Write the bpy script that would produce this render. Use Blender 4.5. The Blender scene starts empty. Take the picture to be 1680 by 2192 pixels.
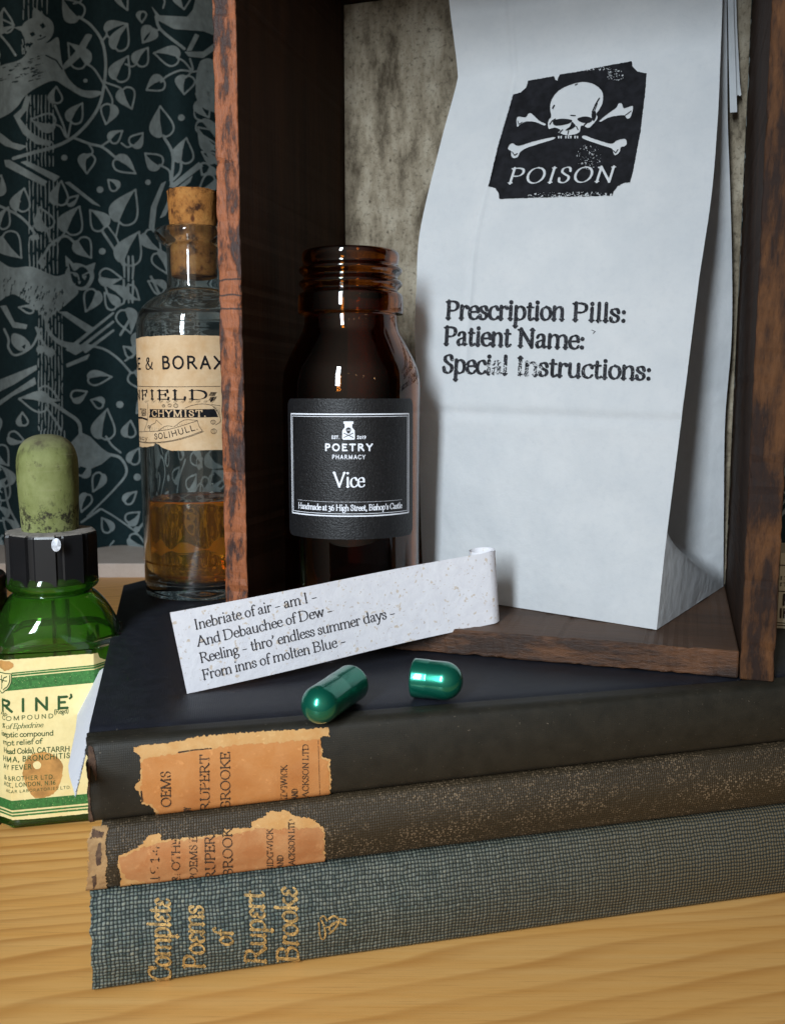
import bpy, bmesh, math, random
import numpy as np
from mathutils import Vector, Matrix, noise as mnoise

random.seed(7)
S = 0.0125                      # one modelling unit is 12.5 mm
scene = bpy.context.scene
COL = scene.collection

# ---------------------------------------------------------------- camera
F_PX, PITCH, ROLL, CAM_Z = 1985.1, 0.1252, 0.0009, 9.1649     # solved from the photograph (1680 x 2192 px frame)
FW, FH = 1680.0, 2192.0
cam_data = bpy.data.cameras.new("camera")
cam = bpy.data.objects.new("camera", cam_data)
COL.objects.link(cam)
cam.location = (0, 0, CAM_Z * S)
cam.rotation_euler = (math.pi / 2 - PITCH, 0, 0)
cam_data.sensor_fit = 'HORIZONTAL'
cam_data.sensor_width = 36.0
cam_data.lens = 36.0 * F_PX / FW
cam_data.clip_start = 0.01
cam_data.clip_end = 50.0
cam_data.dof.use_dof = True
cam_data.dof.focus_distance = 18.5 * S
cam_data.dof.aperture_fstop = cam_data.lens / 0.65
scene.camera = cam

# ---------------------------------------------------------------- world and lamps
world = bpy.data.worlds.new("World")
scene.world = world
world.use_nodes = True
# the unlit room around the table: dim overall, plus a soft fill lobe added behind the viewer
_wt = world.node_tree
_bg = _wt.nodes["Background"]
def _wn(kind, **kw):
    n = _wt.nodes.new(kind)
    for k, v in kw.items(): setattr(n, k, v)
    return n
_tc = _wn('ShaderNodeTexCoord')
_dot = _wn('ShaderNodeVectorMath', operation='DOT_PRODUCT')
_wt.links.new(_tc.outputs['Generated'], _dot.inputs[0]); _dot.inputs[1].default_value = (-.10, -.93, .34)
_mx = _wn('ShaderNodeMath', operation='MAXIMUM'); _wt.links.new(_dot.outputs['Value'], _mx.inputs[0]); _mx.inputs[1].default_value = 0.0
_pw = _wn('ShaderNodeMath', operation='POWER'); _wt.links.new(_mx.outputs[0], _pw.inputs[0]); _pw.inputs[1].default_value = 3.0
_ma = _wn('ShaderNodeMath', operation='MULTIPLY_ADD'); _wt.links.new(_pw.outputs[0], _ma.inputs[0])
_ma.inputs[1].default_value = 0.54; _ma.inputs[2].default_value = 0.02
_wt.links.new(_ma.outputs[0], _bg.inputs[1])
_bg.inputs[0].default_value = (1.0, 0.87, 0.72, 1)

def area(name, loc, target, sx, sy, power, col):
    l = bpy.data.lights.new(name, 'AREA')
    l.shape = 'RECTANGLE'; l.size = sx * S; l.size_y = sy * S
    l.energy = power; l.color = col
    o = bpy.data.objects.new(name, l); COL.objects.link(o)
    o.location = Vector(loc) * S
    d = Vector(target) - Vector(loc)
    o.rotation_euler = d.to_track_quat('-Z', 'Y').to_euler()
    return o

# the room's window, two panes one above the other, to the left behind the viewer
for pane_z in (24.0, 42.0):
    win = area("window_light", (-21, -36, pane_z), (-1.5, 19, 7), 7.5, 16, 0.46, (0.80, 0.91, 1.0))
    win.data.spread = math.radians(56)
# small warm bulbs of the room, seen as pinpoints in the glass
for bx, by, bz in ((16, -70, 40), (34, -62, 36), (-4, -85, 47), (52, -40, 30)):
    l = bpy.data.lights.new("room_bulb", 'POINT'); l.energy = 0.07; l.color = (1.0, 0.66, 0.32); l.shadow_soft_size = 0.6 * S
    o = bpy.data.objects.new("room_bulb", l); COL.objects.link(o); o.location = Vector((bx, by, bz)) * S

vs = scene.view_settings
vs.view_transform = 'Standard'
vs.look = 'None'
vs.exposure = 0.0
vs.gamma = 1.0
try: vs.use_curve_mapping = False
except Exception: pass
scene.render.engine = 'CYCLES'
try:
    scene.cycles.use_denoising = True
    scene.cycles.denoiser = 'OPENIMAGEDENOISE'
except Exception: pass
scene.cycles.max_bounces = 14
scene.cycles.transmission_bounces = 12
scene.cycles.glossy_bounces = 6
scene.cycles.caustics_reflective = False
scene.cycles.sample_clamp_indirect = 6.0

# ---------------------------------------------------------------- photograph pixel -> ray
_fw = np.array([0, math.cos(PITCH), -math.sin(PITCH)])
_up = np.array([0, math.sin(PITCH), math.cos(PITCH)])
_rt = np.array([1.0, 0, 0])
EYE = np.array([0, 0, CAM_Z])

def ray(x, y):
    u = np.asarray(x, float) - FW / 2; v = np.asarray(y, float) - FH / 2
    c, s = math.cos(ROLL), math.sin(ROLL)
    u, v = u * c + v * s, -u * s + v * c
    return _rt * (u / F_PX)[..., None] - _up * (v / F_PX)[..., None] + _fw

def at_z(x, y, z):
    d = ray(x, y); return EYE + d * ((z - CAM_Z) / d[..., 2])[..., None]
def at_y(x, y, Y):
    d = ray(x, y); return EYE + d * (np.asarray(Y) / d[..., 1])[..., None]
def at_plane(x, y, P, n):
    d = ray(x, y); return EYE + d * (np.dot(np.asarray(P) - EYE, n) / (d @ np.asarray(n)))[..., None]

# ---------------------------------------------------------------- objects
class Thing:
    """An Empty at the thing's base; parts are meshes under it, given in world units."""
    def __init__(self, name, label, cat, loc, rz=0.0, group=None, kind=None):
        o = bpy.data.objects.new(name, None); COL.objects.link(o)
        o.empty_display_size = 0.01
        o.location = Vector(loc) * S; o.rotation_euler = (0, 0, rz)
        o['label'] = label; o['category'] = cat
        if group: o['group'] = group
        if kind: o['kind'] = kind
        self.o = o; self.loc = np.array(loc, float); self.rz = rz
    def to_local(self, P):
        P = np.asarray(P, float) - self.loc
        c, s = math.cos(self.rz), math.sin(self.rz)
        return np.stack([P[..., 0] * c + P[..., 1] * s, -P[..., 0] * s + P[..., 1] * c, P[..., 2]], -1)
    def part(self, name, V, Fc, m, parent=None, local=False, smooth=False, uv=None, label=None, solid=None):
        V = np.asarray(V, float)
        if not local: V = self.to_local(V)
        o = mesh_object(name, V, Fc, m, smooth, uv)
        o.parent = parent or self.o
        if label: o['label'] = label
        if solid:
            md = o.modifiers.new('thickness', 'SOLIDIFY'); md.thickness = solid * S; md.offset = -1
        return o
    def bm(self, name, bm, m, parent=None, smooth=False, label=None):
        me = bpy.data.meshes.new(name)
        bm.to_mesh(me); bm.free()
        me.transform(Matrix.Scale(S, 4))
        me.materials.append(m)
        if smooth:
            for p in me.polygons: p.use_smooth = True
        o = bpy.data.objects.new(name, me); COL.objects.link(o)
        o.parent = parent or self.o
        if label: o['label'] = label
        return o

def mesh_object(name, V, Fc, m, smooth=False, uv=None):
    me = bpy.data.meshes.new(name)
    V = np.asarray(V, float) * S
    me.from_pydata(V.tolist(), [], [list(map(int, f)) for f in Fc])
    me.materials.append(m)
    if smooth:
        me.polygons.foreach_set('use_smooth', [True] * len(me.polygons))
    if uv is not None:
        l = me.uv_layers.new(name='UVMap')
        idx = np.empty(len(me.loops), np.int32); me.loops.foreach_get('vertex_index', idx)
        l.data.foreach_set('uv', np.asarray(uv, float)[idx].ravel())
    me.update()
    o = bpy.data.objects.new(name, me); COL.objects.link(o)
    return o

def grid_faces(nu, nv, wrap=False):
    F = []
    for i in range(nu - (0 if wrap else 1)):
        for j in range(nv - 1):
            a = i * nv + j; b = ((i + 1) % nu) * nv + j
            F.append((a, b, b + 1, a + 1))
    return F

def catmull(P, n=8, closed=False):
    P = [np.array(p, float) for p in P]
    if len(P) < 3 and not closed: 
        return np.array(P)
    out = []
    N = len(P)
    rng = range(N if closed else N - 1)
    for i in rng:
        if closed: p0, p1, p2, p3 = P[i - 1], P[i], P[(i + 1) % N], P[(i + 2) % N]
        else:
            p1, p2 = P[i], P[i + 1]
            p0 = P[i - 1] if i > 0 else 2 * p1 - p2
            p3 = P[i + 2] if i + 2 < N else 2 * p2 - p1
        for k in range(n):
            t = k / n
            out.append(0.5 * ((2 * p1) + (-p0 + p2) * t + (2 * p0 - 5 * p1 + 4 * p2 - p3) * t * t + (-p0 + 3 * p1 - 3 * p2 + p3) * t ** 3))
    if not closed: out.append(P[-1])
    return np.array(out)

# ---------------------------------------------------------------- ink canvas: shapes -> one clean mesh
def vnoise(x, y, seed=0):
    xi = np.floor(x).astype(np.int64); yi = np.floor(y).astype(np.int64)
    fx = x - xi; fy = y - yi
    fx = fx * fx * (3 - 2 * fx); fy = fy * fy * (3 - 2 * fy)
    def h(a, b):
        n = (a * 374761393 + b * 668265263 + seed * 974634777) & 0xffffffff
        n = ((n ^ (n >> 13)) * 1274126177) & 0xffffffff
        return ((n ^ (n >> 16)) & 0xffff) / 65535.0
    return (h(xi, yi) * (1 - fx) + h(xi + 1, yi) * fx) * (1 - fy) + (h(xi, yi + 1) * (1 - fx) + h(xi + 1, yi + 1) * fx) * fy

class Ink:
    def __init__(self, x0, y0, x1, y1, cell):
        self.x0, self.y0, self.c = x0, y0, cell
        self.nx = int((x1 - x0) / cell) + 2; self.ny = int((y1 - y0) / cell) + 2
        self.F = np.full((self.ny, self.nx), -1e3)
    def _win(self, xs, ys, m):
        c = self.c
        i0 = max(0, int((min(xs) - m - self.x0) / c)); i1 = min(self.nx, int((max(xs) + m - self.x0) / c) + 2)
        j0 = max(0, int((min(ys) - m - self.y0) / c)); j1 = min(self.ny, int((max(ys) + m - self.y0) / c) + 2)
        if i1 <= i0 or j1 <= j0: return None
        X, Y = np.meshgrid(self.x0 + np.arange(i0, i1) * c, self.y0 + np.arange(j0, j1) * c)
        return (slice(j0, j1), slice(i0, i1)), X, Y
    def _put(self, w, d, op):
        if op == '+': self.F[w] = np.maximum(self.F[w], d)
        else: self.F[w] = np.minimum(self.F[w], -d)
    def poly(self, P, op='+', rough=0.0, freq=1.0, seed=1):
        P = np.asarray(P, float)
        r = self._win(P[:, 0], P[:, 1], 3 * self.c + rough)
        if r is None: return
        w, X, Y = r
        inside = np.zeros(X.shape, bool); dist = np.full(X.shape, 1e9)
        for k in range(len(P)):
            ax, ay = P[k]; bx, by = P[(k + 1) % len(P)]
            cond = ((ay > Y) != (by > Y))
            if by != ay:
                inside ^= cond & (X < (bx - ax) * (Y - ay) / (by - ay) + ax)
            L2 = (bx - ax) ** 2 + (by - ay) ** 2 + 1e-12
            t = np.clip(((X - ax) * (bx - ax) + (Y - ay) * (by - ay)) / L2, 0, 1)
            dist = np.minimum(dist, np.hypot(X - ax - t * (bx - ax), Y - ay - t * (by - ay)))
        d = np.where(inside, dist, -dist)
        if rough:
            d = d + rough * (vnoise(X * freq, Y * freq, seed) + .5 * vnoise(X * freq * 2.3, Y * freq * 2.3, seed + 1) - .75)
        self._put(w, d, op)
    def stroke(self, P, wd, op='+'):
        """P points, wd full widths (one or per point)."""
        P = np.asarray(P, float)
        R = np.broadcast_to(np.asarray(wd, float) / 2, (len(P),))
        if len(P) == 1: P = np.vstack([P, P]); R = np.array([R[0], R[0]])
        for k in range(len(P) - 1):
            (ax, ay), (bx, by) = P[k], P[k + 1]
            r = self._win((ax, bx), (ay, by), max(R[k], R[k + 1]) + 2.5 * self.c)
            if r is None: continue
            w, X, Y = r
            L2 = (bx - ax) ** 2 + (by - ay) ** 2 + 1e-12
            t = np.clip(((X - ax) * (bx - ax) + (Y - ay) * (by - ay)) / L2, 0, 1)
            d = R[k] + (R[k + 1] - R[k]) * t - np.hypot(X - ax - t * (bx - ax), Y - ay - t * (by - ay))
            self._put(w, d, op)
    def wear(self, amount, freq, thr, seed=3, box=None, soft=1.0):
        """Bite specks out of the ink where a noise field passes thr (a worn or badly inked print)."""
        X, Y = np.meshgrid(self.x0 + np.arange(self.nx) * self.c, self.y0 + np.arange(self.ny) * self.c)
        n = vnoise(X * freq, Y * freq, seed) * .65 + vnoise(X * freq * 2.7, Y * freq * 2.7, seed + 5) * .35
        d = (thr - n) * amount
        if box is not None:
            cx, cy, rx, ry = box
            m = ((X - cx) / rx) ** 2 + ((Y - cy) / ry) ** 2
            d = d + np.maximum(0, m - soft) * amount
        self.F = np.minimum(self.F, d)
    def mesh(self, fn):
        F = self.F; ny, nx = F.shape
        ins = F > 0
        a = ins[:-1, :-1]; b = ins[:-1, 1:]; c = ins[1:, 1:]; d = ins[1:, :-1]
        s = a.astype(int) + b + c + d
        vid = -np.ones(ny * nx, np.int64)
        verts = []; faces = []
        full = np.argwhere(s == 4); part = np.argwhere((s > 0) & (s < 4))
        idx = np.argwhere(ins)
        need = np.zeros_like(ins)
        for m in (s > 0,):
            need[:-1, :-1] |= m; need[:-1, 1:] |= m; need[1:, 1:] |= m; need[1:, :-1] |= m
        need &= ins
        nz = np.argwhere(need)
        vid[nz[:, 0] * nx + nz[:, 1]] = np.arange(len(nz))
        verts = [(self.x0 + i * self.c, self.y0 + j * self.c) for j, i in nz]
        for j, i in full:
            k = j * nx + i
            faces.append((vid[k], vid[k + 1], vid[k + nx + 1], vid[k + nx]))
        cut = {}
        def edge(j0, i0, j1, i1):
            key = (j0, i0, j1, i1) if (j0, i0) < (j1, i1) else (j1, i1, j0, i0)
            v = cut.get(key)
            if v is None:
                f0, f1 = max(F[key[0], key[1]], -5 * self.c) , max(F[key[2], key[3]], -5 * self.c)
                t = f0 / (f0 - f1)
                v = len(verts); cut[key] = v
                verts.append((self.x0 + (key[1] + t * (key[3] - key[1])) * self.c, self.y0 + (key[0] + t * (key[2] - key[0])) * self.c))
            return v
        for j, i in part:
            cor = ((j, i), (j, i + 1), (j + 1, i + 1), (j + 1, i))
            poly = []
            for q in range(4):
                p0 = cor[q]; p1 = cor[(q + 1) % 4]
                if ins[p0]: poly.append(vid[p0[0] * nx + p0[1]])
                if ins[p0] != ins[p1]: poly.append(edge(*p0, *p1))
            if len(poly) >= 3: faces.append(tuple(poly))
        if not verts: verts = [(self.x0, self.y0)]
        V = np.array(verts, float)
        W = fn(V[:, 0], V[:, 1])
        used = faces
        return W, used, V

# ---------------------------------------------------------------- letters drawn with a broad nib
def _arc(cx, cy, rx, ry, a0=90, a1=450, n=9):
    return [(cx + rx * math.cos(math.radians(a0 + (a1 - a0) * k / (n - 1))), cy + ry * math.sin(math.radians(a0 + (a1 - a0) * k / (n - 1)))) for k in range(n)]
_bowl = [(.2, .72), (.36, .94), (.58, 1.0), (.82, .84), (.92, .5), (.83, .16), (.58, 0), (.36, .03), (.2, .16)]
_arch = lambda x: [(x, .7), (x + .2, .93), (x + .4, 1.0), (x + .59, .9), (x + .65, .66), (x + .65, .3), (x + .65, 0)]
# letter: (advance, [strokes], [serifs (x, y, kind)])  kinds: b both sides, l left flag, r right foot
LOW = {
 'a': (.95, [[(.15, .76), (.26, .95), (.44, 1.0), (.62, .9), (.66, .68), (.66, .22), (.74, .03), (.9, .08)], [(.66, .6), (.42, .52), (.19, .4), (.13, .2), (.25, .01), (.46, .05), (.66, .24)]], []),
 'b': (1.06, [[(.2, .03), (.2, 1.62)], _bowl], [(.2, 1.62, 'l')]),
 'c': (.88, [[(.78, .78), (.67, .96), (.5, 1.0), (.24, .86), (.12, .5), (.22, .13), (.48, 0), (.68, .05), (.82, .2)]], []),
 'd': (1.1, [[(.84, .8), (.66, .97), (.48, 1.0), (.2, .84), (.11, .48), (.2, .12), (.44, 0), (.66, .06), (.84, .24)], [(.84, .03), (.84, 1.62)]], [(.84, 1.62, 'l'), (.84, 0, 'r')]),
 'e': (.9, [[(.14, .55), (.46, .56), (.79, .58)], [(.79, .58), (.73, .88), (.5, 1.0), (.22, .86), (.11, .5), (.22, .13), (.5, 0), (.7, .05), (.84, .2)]], []),
 'ɛ': (.8, [[(.7, .82), (.5, 1.0), (.26, .92), (.22, .7), (.46, .54), (.2, .42), (.13, .2), (.34, 0), (.6, .04), (.74, .2)]], []),
 'f': (.62, [[(.76, 1.5), (.62, 1.64), (.44, 1.58), (.32, 1.32), (.3, 1.0), (.3, .5), (.3, 0)], [(.07, .96), (.6, .96)]], [(.3, 0, 'b')]),
 'g': (.98, [_arc(.43, .66, .3, .34), [(.27, .38), (.16, .2), (.3, .07), (.62, .02), (.84, -.14), (.8, -.4), (.5, -.56), (.18, -.5), (.08, -.3), (.2, -.08), (.38, .04)], [(.66, .88), (.9, .95)]], []),
 'h': (1.1, [[(.2, 0), (.2, 1.62)], _arch(.2)], [(.2, 1.62, 'l'), (.2, 0, 'b'), (.85, 0, 'b')]),
 'i': (.5, [[(.25, 0), (.25, 1.0)], [(.25, 1.52)]], [(.25, 1.0, 'l'), (.25, 0, 'b')]),
 'k': (1.06, [[(.2, 0), (.2, 1.62)], [(.22, .42), (.78, .98)], [(.4, .6), (.9, 0)]], [(.2, 1.62, 'l'), (.2, 0, 'b'), (.78, .98, 'b'), (.9, 0, 'b')]),
 'l': (.5, [[(.25, 0), (.25, 1.62)]], [(.25, 1.62, 'l'), (.25, 0, 'b')]),
 'm': (1.74, [[(.2, 0), (.2, 1.0)], _arch(.2), _arch(.85)], [(.2, 1.0, 'l'), (.2, 0, 'b'), (.85, 0, 'b'), (1.5, 0, 'b')]),
 'n': (1.1, [[(.2, 0), (.2, 1.0)], _arch(.2)], [(.2, 1.0, 'l'), (.2, 0, 'b'), (.85, 0, 'b')]),
 'o': (1.0, [_arc(.5, .5, .38, .5)], []),
 'p': (1.06, [[(.2, -.56), (.2, 1.0)], _bowl], [(.2, 1.0, 'l'), (.2, -.56, 'b')]),
 'r': (.76, [[(.2, 0), (.2, 1.0)], [(.2, .68), (.34, .92), (.52, 1.0), (.66, .93)], [(.66, .9)]], [(.2, 1.0, 'l'), (.2, 0, 'b')]),
 's': (.78, [[(.63, .74), (.56, .94), (.38, 1.0), (.18, .92), (.15, .72), (.36, .54), (.58, .42), (.64, .22), (.5, .03), (.34, 0), (.16, .08), (.11, .28)]], []),
 't': (.66, [[(.29, 1.34), (.28, .7), (.28, .22), (.36, .02), (.5, .01), (.63, .12)], [(.07, .96), (.57, .96)]], []),
 'u': (1.1, [[(.2, 1.0), (.2, .6), (.2, .3), (.3, .05), (.5, 0), (.7, .1), (.84, .28)], [(.84, 0), (.84, 1.0)]], [(.2, 1.0, 'l'), (.84, 1.0, 'l'), (.84, 0, 'r')]),
 'v': (.98, [[(.12, 1.0), (.5, .02)], [(.5, .02), (.86, 1.0)]], [(.12, 1.0, 'b'), (.86, 1.0, 'b')]),
 'w': (1.46, [[(.12, 1.0), (.44, .02)], [(.44, .02), (.74, .98)], [(.74, .98), (1.04, .02)], [(1.04, .02), (1.34, 1.0)]], [(.12, 1.0, 'b'), (.74, .98, 'b'), (1.34, 1.0, 'b')]),
 'x': (.98, [[(.14, 1.0), (.84, 0)], [(.84, 1.0), (.12, 0)]], [(.14, 1, 'b'), (.84, 1, 'b'), (.12, 0, 'b'), (.84, 0, 'b')]),
 'y': (.98, [[(.12, 1.0), (.5, .02)], [(.86, 1.0), (.5, .02), (.36, -.36), (.2, -.54), (.06, -.48)]], [(.12, 1.0, 'b'), (.86, 1.0, 'b')]),
 'z': (.86, [[(.12, .97), (.74, .97)], [(.74, .97), (.1, .03)], [(.1, .03), (.78, .03)]], []),
}
CAP = {
 'A': (.98, [[(.49, 1.0), (.1, 0)], [(.48, 1.0), (.88, 0)], [(.24, .35), (.72, .35)]], [(.1, 0, 'b'), (.88, 0, 'b')]),
 'B': (.84, [[(.16, 0), (.16, 1.0)], [(.16, .98), (.46, .98), (.64, .86), (.62, .64), (.42, .54), (.16, .53)], [(.42, .54), (.68, .44), (.74, .24), (.6, .05), (.4, .02), (.16, .02)]], [(.12, 0, 'l'), (.12, 1, 'l')]),
 'C': (.94, [[(.84, .76), (.74, .94), (.54, 1.0), (.28, .9), (.1, .5), (.26, .1), (.54, 0), (.74, .06), (.86, .24)], [(.84, .7), (.85, .96)]], []),
 'D': (1.02, [[(.16, 0), (.16, 1.0)], [(.16, .98), (.5, .98), (.8, .82), (.9, .5), (.8, .18), (.5, .02), (.16, .02)]], [(.12, 0, 'l'), (.12, 1, 'l')]),
 'E': (.78, [[(.16, 0), (.16, 1.0)], [(.16, .97), (.66, .97)], [(.16, .52), (.54, .52)], [(.16, .03), (.7, .03)], [(.66, .98), (.67, .8)], [(.54, .6), (.54, .43)], [(.7, .02), (.72, .2)]], [(.12, 0, 'l'), (.12, 1, 'l')]),
 'F': (.72, [[(.16, 0), (.16, 1.0)], [(.16, .97), (.64, .97)], [(.16, .5), (.52, .5)], [(.64, .98), (.65, .8)], [(.52, .59), (.52, .41)]], [(.16, 0, 'b'), (.12, 1, 'l')]),
 'G': (1.02, [[(.84, .78), (.74, .94), (.54, 1.0), (.28, .9), (.1, .5), (.26, .1), (.54, 0), (.8, .08)], [(.82, .05), (.82, .42)], [(.84, .72), (.85, .96)]], [(.82, .42, 'b')]),
 'H': (1.06, [[(.18, 0), (.18, 1.0)], [(.88, 0), (.88, 1.0)], [(.18, .52), (.88, .52)]], [(.18, 0, 'b'), (.18, 1, 'b'), (.88, 0, 'b'), (.88, 1, 'b')]),
 'I': (.46, [[(.23, 0), (.23, 1.0)]], [(.23, 0, 'b'), (.23, 1, 'b')]),
 'J': (.5, [[(.26, 1.0), (.26, .2), (.2, -.08), (.04, -.16)]], [(.26, 1, 'b')]),
 'K': (.96, [[(.18, 0), (.18, 1.0)], [(.2, .46), (.76, .98)], [(.36, .6), (.88, 0)]], [(.18, 0, 'b'), (.18, 1, 'b'), (.76, 1, 'b'), (.88, 0, 'b')]),
 'L': (.76, [[(.16, 0), (.16, 1.0)], [(.16, .03), (.68, .03)], [(.68, .02), (.7, .24)]], [(.12, 0, 'l'), (.16, 1, 'b')]),
 'M': (1.24, [[(.18, 0), (.2, 1.0)], [(.2, 1.0), (.6, .05)], [(.6, .05), (1.0, 1.0)], [(1.0, 1.0), (1.04, 0)]], [(.18, 0, 'b'), (1.04, 0, 'b'), (.16, 1, 'l'), (1.04, 1, 'r')]),
 'N': (1.06, [[(.2, 0), (.2, 1.0)], [(.2, .98), (.86, .02)], [(.86, 0), (.86, 1.0)]], [(.2, 0, 'b'), (.14, 1, 'l'), (.86, 1, 'b')]),
 'O': (1.06, [_arc(.53, .5, .43, .5, n=13)], []),
 'P': (.8, [[(.16, 0), (.16, 1.0)], [(.16, .98), (.44, .98), (.66, .88), (.68, .64), (.5, .48), (.16, .47)]], [(.16, 0, 'b'), (.12, 1, 'l')]),
 'R': (.92, [[(.16, 0), (.16, 1.0)], [(.16, .98), (.44, .98), (.64, .88), (.65, .66), (.48, .52), (.16, .51)], [(.44, .5), (.84, 0)]], [(.16, 0, 'b'), (.12, 1, 'l'), (.88, 0, 'r')]),
 'S': (.72, [[(.58, .76), (.52, .94), (.36, 1.0), (.17, .9), (.16, .7), (.36, .53), (.56, .4), (.6, .2), (.48, .03), (.32, 0), (.15, .08), (.1, .28)]], []),
 'T': (.86, [[(.43, 0), (.43, 1.0)], [(.07, .97), (.79, .97)], [(.07, .98), (.06, .78)], [(.79, .98), (.8, .78)]], [(.43, 0, 'b')]),
 'U': (1.02, [[(.18, 1.0), (.18, .5), (.2, .24), (.34, .04), (.54, 0), (.74, .05), (.84, .24), (.85, .5), (.85, 1.0)]], [(.18, 1, 'b'), (.85, 1, 'b')]),
 'V': (.96, [[(.1, 1.0), (.49, .02)], [(.49, .02), (.87, 1.0)]], [(.1, 1, 'b'), (.87, 1, 'b')]),
 'W': (1.36, [[(.08, 1.0), (.4, .02)], [(.4, .02), (.68, .96)], [(.68, .96), (.98, .02)], [(.98, .02), (1.28, 1.0)]], [(.08, 1, 'b'), (.68, .98, 'b'), (1.28, 1, 'b')]),
 'X': (.96, [[(.12, 1.0), (.84, 0)], [(.82, 1.0), (.1, 0)]], [(.12, 1, 'b'), (.82, 1, 'b'), (.1, 0, 'b'), (.84, 0, 'b')]),
 'Y': (.92, [[(.1, 1.0), (.46, .46)], [(.84, 1.0), (.46, .46)], [(.46, .46), (.46, 0)]], [(.1, 1, 'b'), (.84, 1, 'b'), (.46, 0, 'b')]),
 '0': (.72, [_arc(.36, .4, .27, .42)], []), '1': (.46, [[(.24, 0), (.24, .95)], [(.24, .95), (.08, .82)]], [(.24, 0, 'b')]),
 '2': (.66, [[(.1, .72), (.2, .94), (.42, .94), (.5, .7), (.36, .4), (.1, .04), (.58, .04)]], []),
 '3': (.62, [[(.1, .62), (.26, .74), (.46, .62), (.4, .42), (.24, .34), (.48, .22), (.5, -.06), (.3, -.24), (.08, -.16)]], []),
 '4': (.72, [[(.5, 0), (.5, .95)], [(.5, .95), (.08, .28), (.66, .28)]], []),
 '6': (.7, [[(.56, .96), (.3, .82), (.12, .5), (.12, .22), (.3, 0), (.52, .06), (.58, .3), (.44, .52), (.24, .5), (.12, .32)]], []),
 '9': (.7, [[(.12, 0), (.4, .14), (.58, .46), (.58, .74), (.4, .96), (.18, .9), (.12, .66), (.26, .44), (.46, .46), (.58, .64)]], []),
 '&': (1.05, [[(.94, .56), (.8, .2), (.54, .02), (.3, 0), (.12, .14), (.16, .38), (.4, .56), (.54, .74), (.48, .94), (.32, .96), (.24, .8), (.36, .56), (.62, .22), (.96, 0)]], []),
 ':': (.34, [[(.17, .08)], [(.17, .56)]], []), '.': (.32, [[(.15, .06)]], []), ',': (.32, [[(.15, .07), (.17, -.02), (.08, -.18)]], []),
 "'": (.28, [[(.16, .96), (.18, .86), (.09, .7)]], []), '-': (.52, [[(.06, .3), (.46, .3)]], []), '–': (.62, [[(.08, .3), (.5, .3)]], []),
 '(': (.36, [[(.3, 1.1), (.14, .7), (.14, .2), (.3, -.2)]], []), ')': (.36, [[(.08, 1.1), (.24, .7), (.24, .2), (.08, -.2)]], []),
 '%': (.9, [_arc(.22, .72, .14, .2), _arc(.66, .22, .14, .2), [(.7, .98), (.18, -.02)]], []),
}

def text(ink, s, A, B, cap, up=None, weight=.125, thin=.045, nib=18, sans=False, xh=.64, track=0.0, slant=0.0, place=None, op='+', serif=.1, fit=True):
    """Letters from A to B along the baseline; cap = capital height; up = direction of the letters' tops."""
    items = []; x = 0.0
    for ch in s:
        if ch == ' ': x += .3 + track; continue
        if ch in LOW: adv, st, sf = LOW[ch]; k = xh
        else: adv, st, sf = CAP[ch]; k = 1.0
        items.append((x, k, st, sf, ch)); x += adv * k * (1.0 if k == 1 else .98) + track
    total = max(x - track, 1e-6)
    A = np.array(A, float); B = np.array(B, float)
    L = np.hypot(*(B - A)); e = (B - A) / L
    up = np.array((-e[1], e[0]) if up is None else up, float)
    up = up / np.hypot(*up)
    sx = L / total if fit else cap
    def loc(p):
        p = np.asarray(p, float)
        q = A + np.outer((p[:, 0] + slant * p[:, 1]) * sx, e) + np.outer(p[:, 1] * cap, up)
        return q if place is None else place(q)
    for x, k, st, sf, ch in items:
        for P in st:
            if sans and len(P) == 2 and ch.isalpha() and math.dist(*P) < .3: continue
            P = np.array(P, float) * k
            if k != 1:
                hi = P[:, 1] > k; P[hi, 1] = k + (P[hi, 1] - k) * (1.02 - k) / (.62 * k)
            P[:, 0] += x
            if len(P) == 1:
                ink.stroke(loc(P), weight * 1.15 * cap, op); continue
            C = catmull(P, 5) if len(P) > 2 and ch not in 'zA4' else P
            if len(C) == 2: C = np.array([C[0] + (C[1] - C[0]) * t for t in np.linspace(0, 1, 4)])
            T = np.gradient(C, axis=0)
            ang = np.arctan2(T[:, 1], T[:, 0])
            if sans: wd = np.full(len(C), weight)
            else: wd = thin + (weight - thin) * np.abs(np.sin(ang - math.radians(nib))) ** 1.3
            ink.stroke(loc(C), wd * cap, op)
        if not sans:
            for (fx, fy, kind) in sf:
                fx = fx * k + x; fy = fy * k
                if k != 1 and fy > k + .1: fy = 1.02
                top = fy > .3
                h = thin * .95; d = -1 if top else 1
                l = serif if kind in 'bl' else 0; r = serif if kind in 'br' else 0
                yb = fy + d * h * .5
                if kind == 'l' and top and k != 1:
                    ink.poly(loc([(fx - serif * 1.15, fy - .1), (fx + weight * .42, fy + .03), (fx + weight * .42, fy - .17), (fx - weight * .4, fy - .12)]), op)
                else:
                    ink.stroke(loc([(fx - l, yb), (fx + r, yb)]), h * cap * 1.15, op)
                    w2 = weight * .45
                    ink.poly(loc([(fx - max(l * .7, w2), yb), (fx + max(r * .7, w2), yb), (fx + w2, yb + d * .09), (fx - w2, yb + d * .09)]), op)
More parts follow.
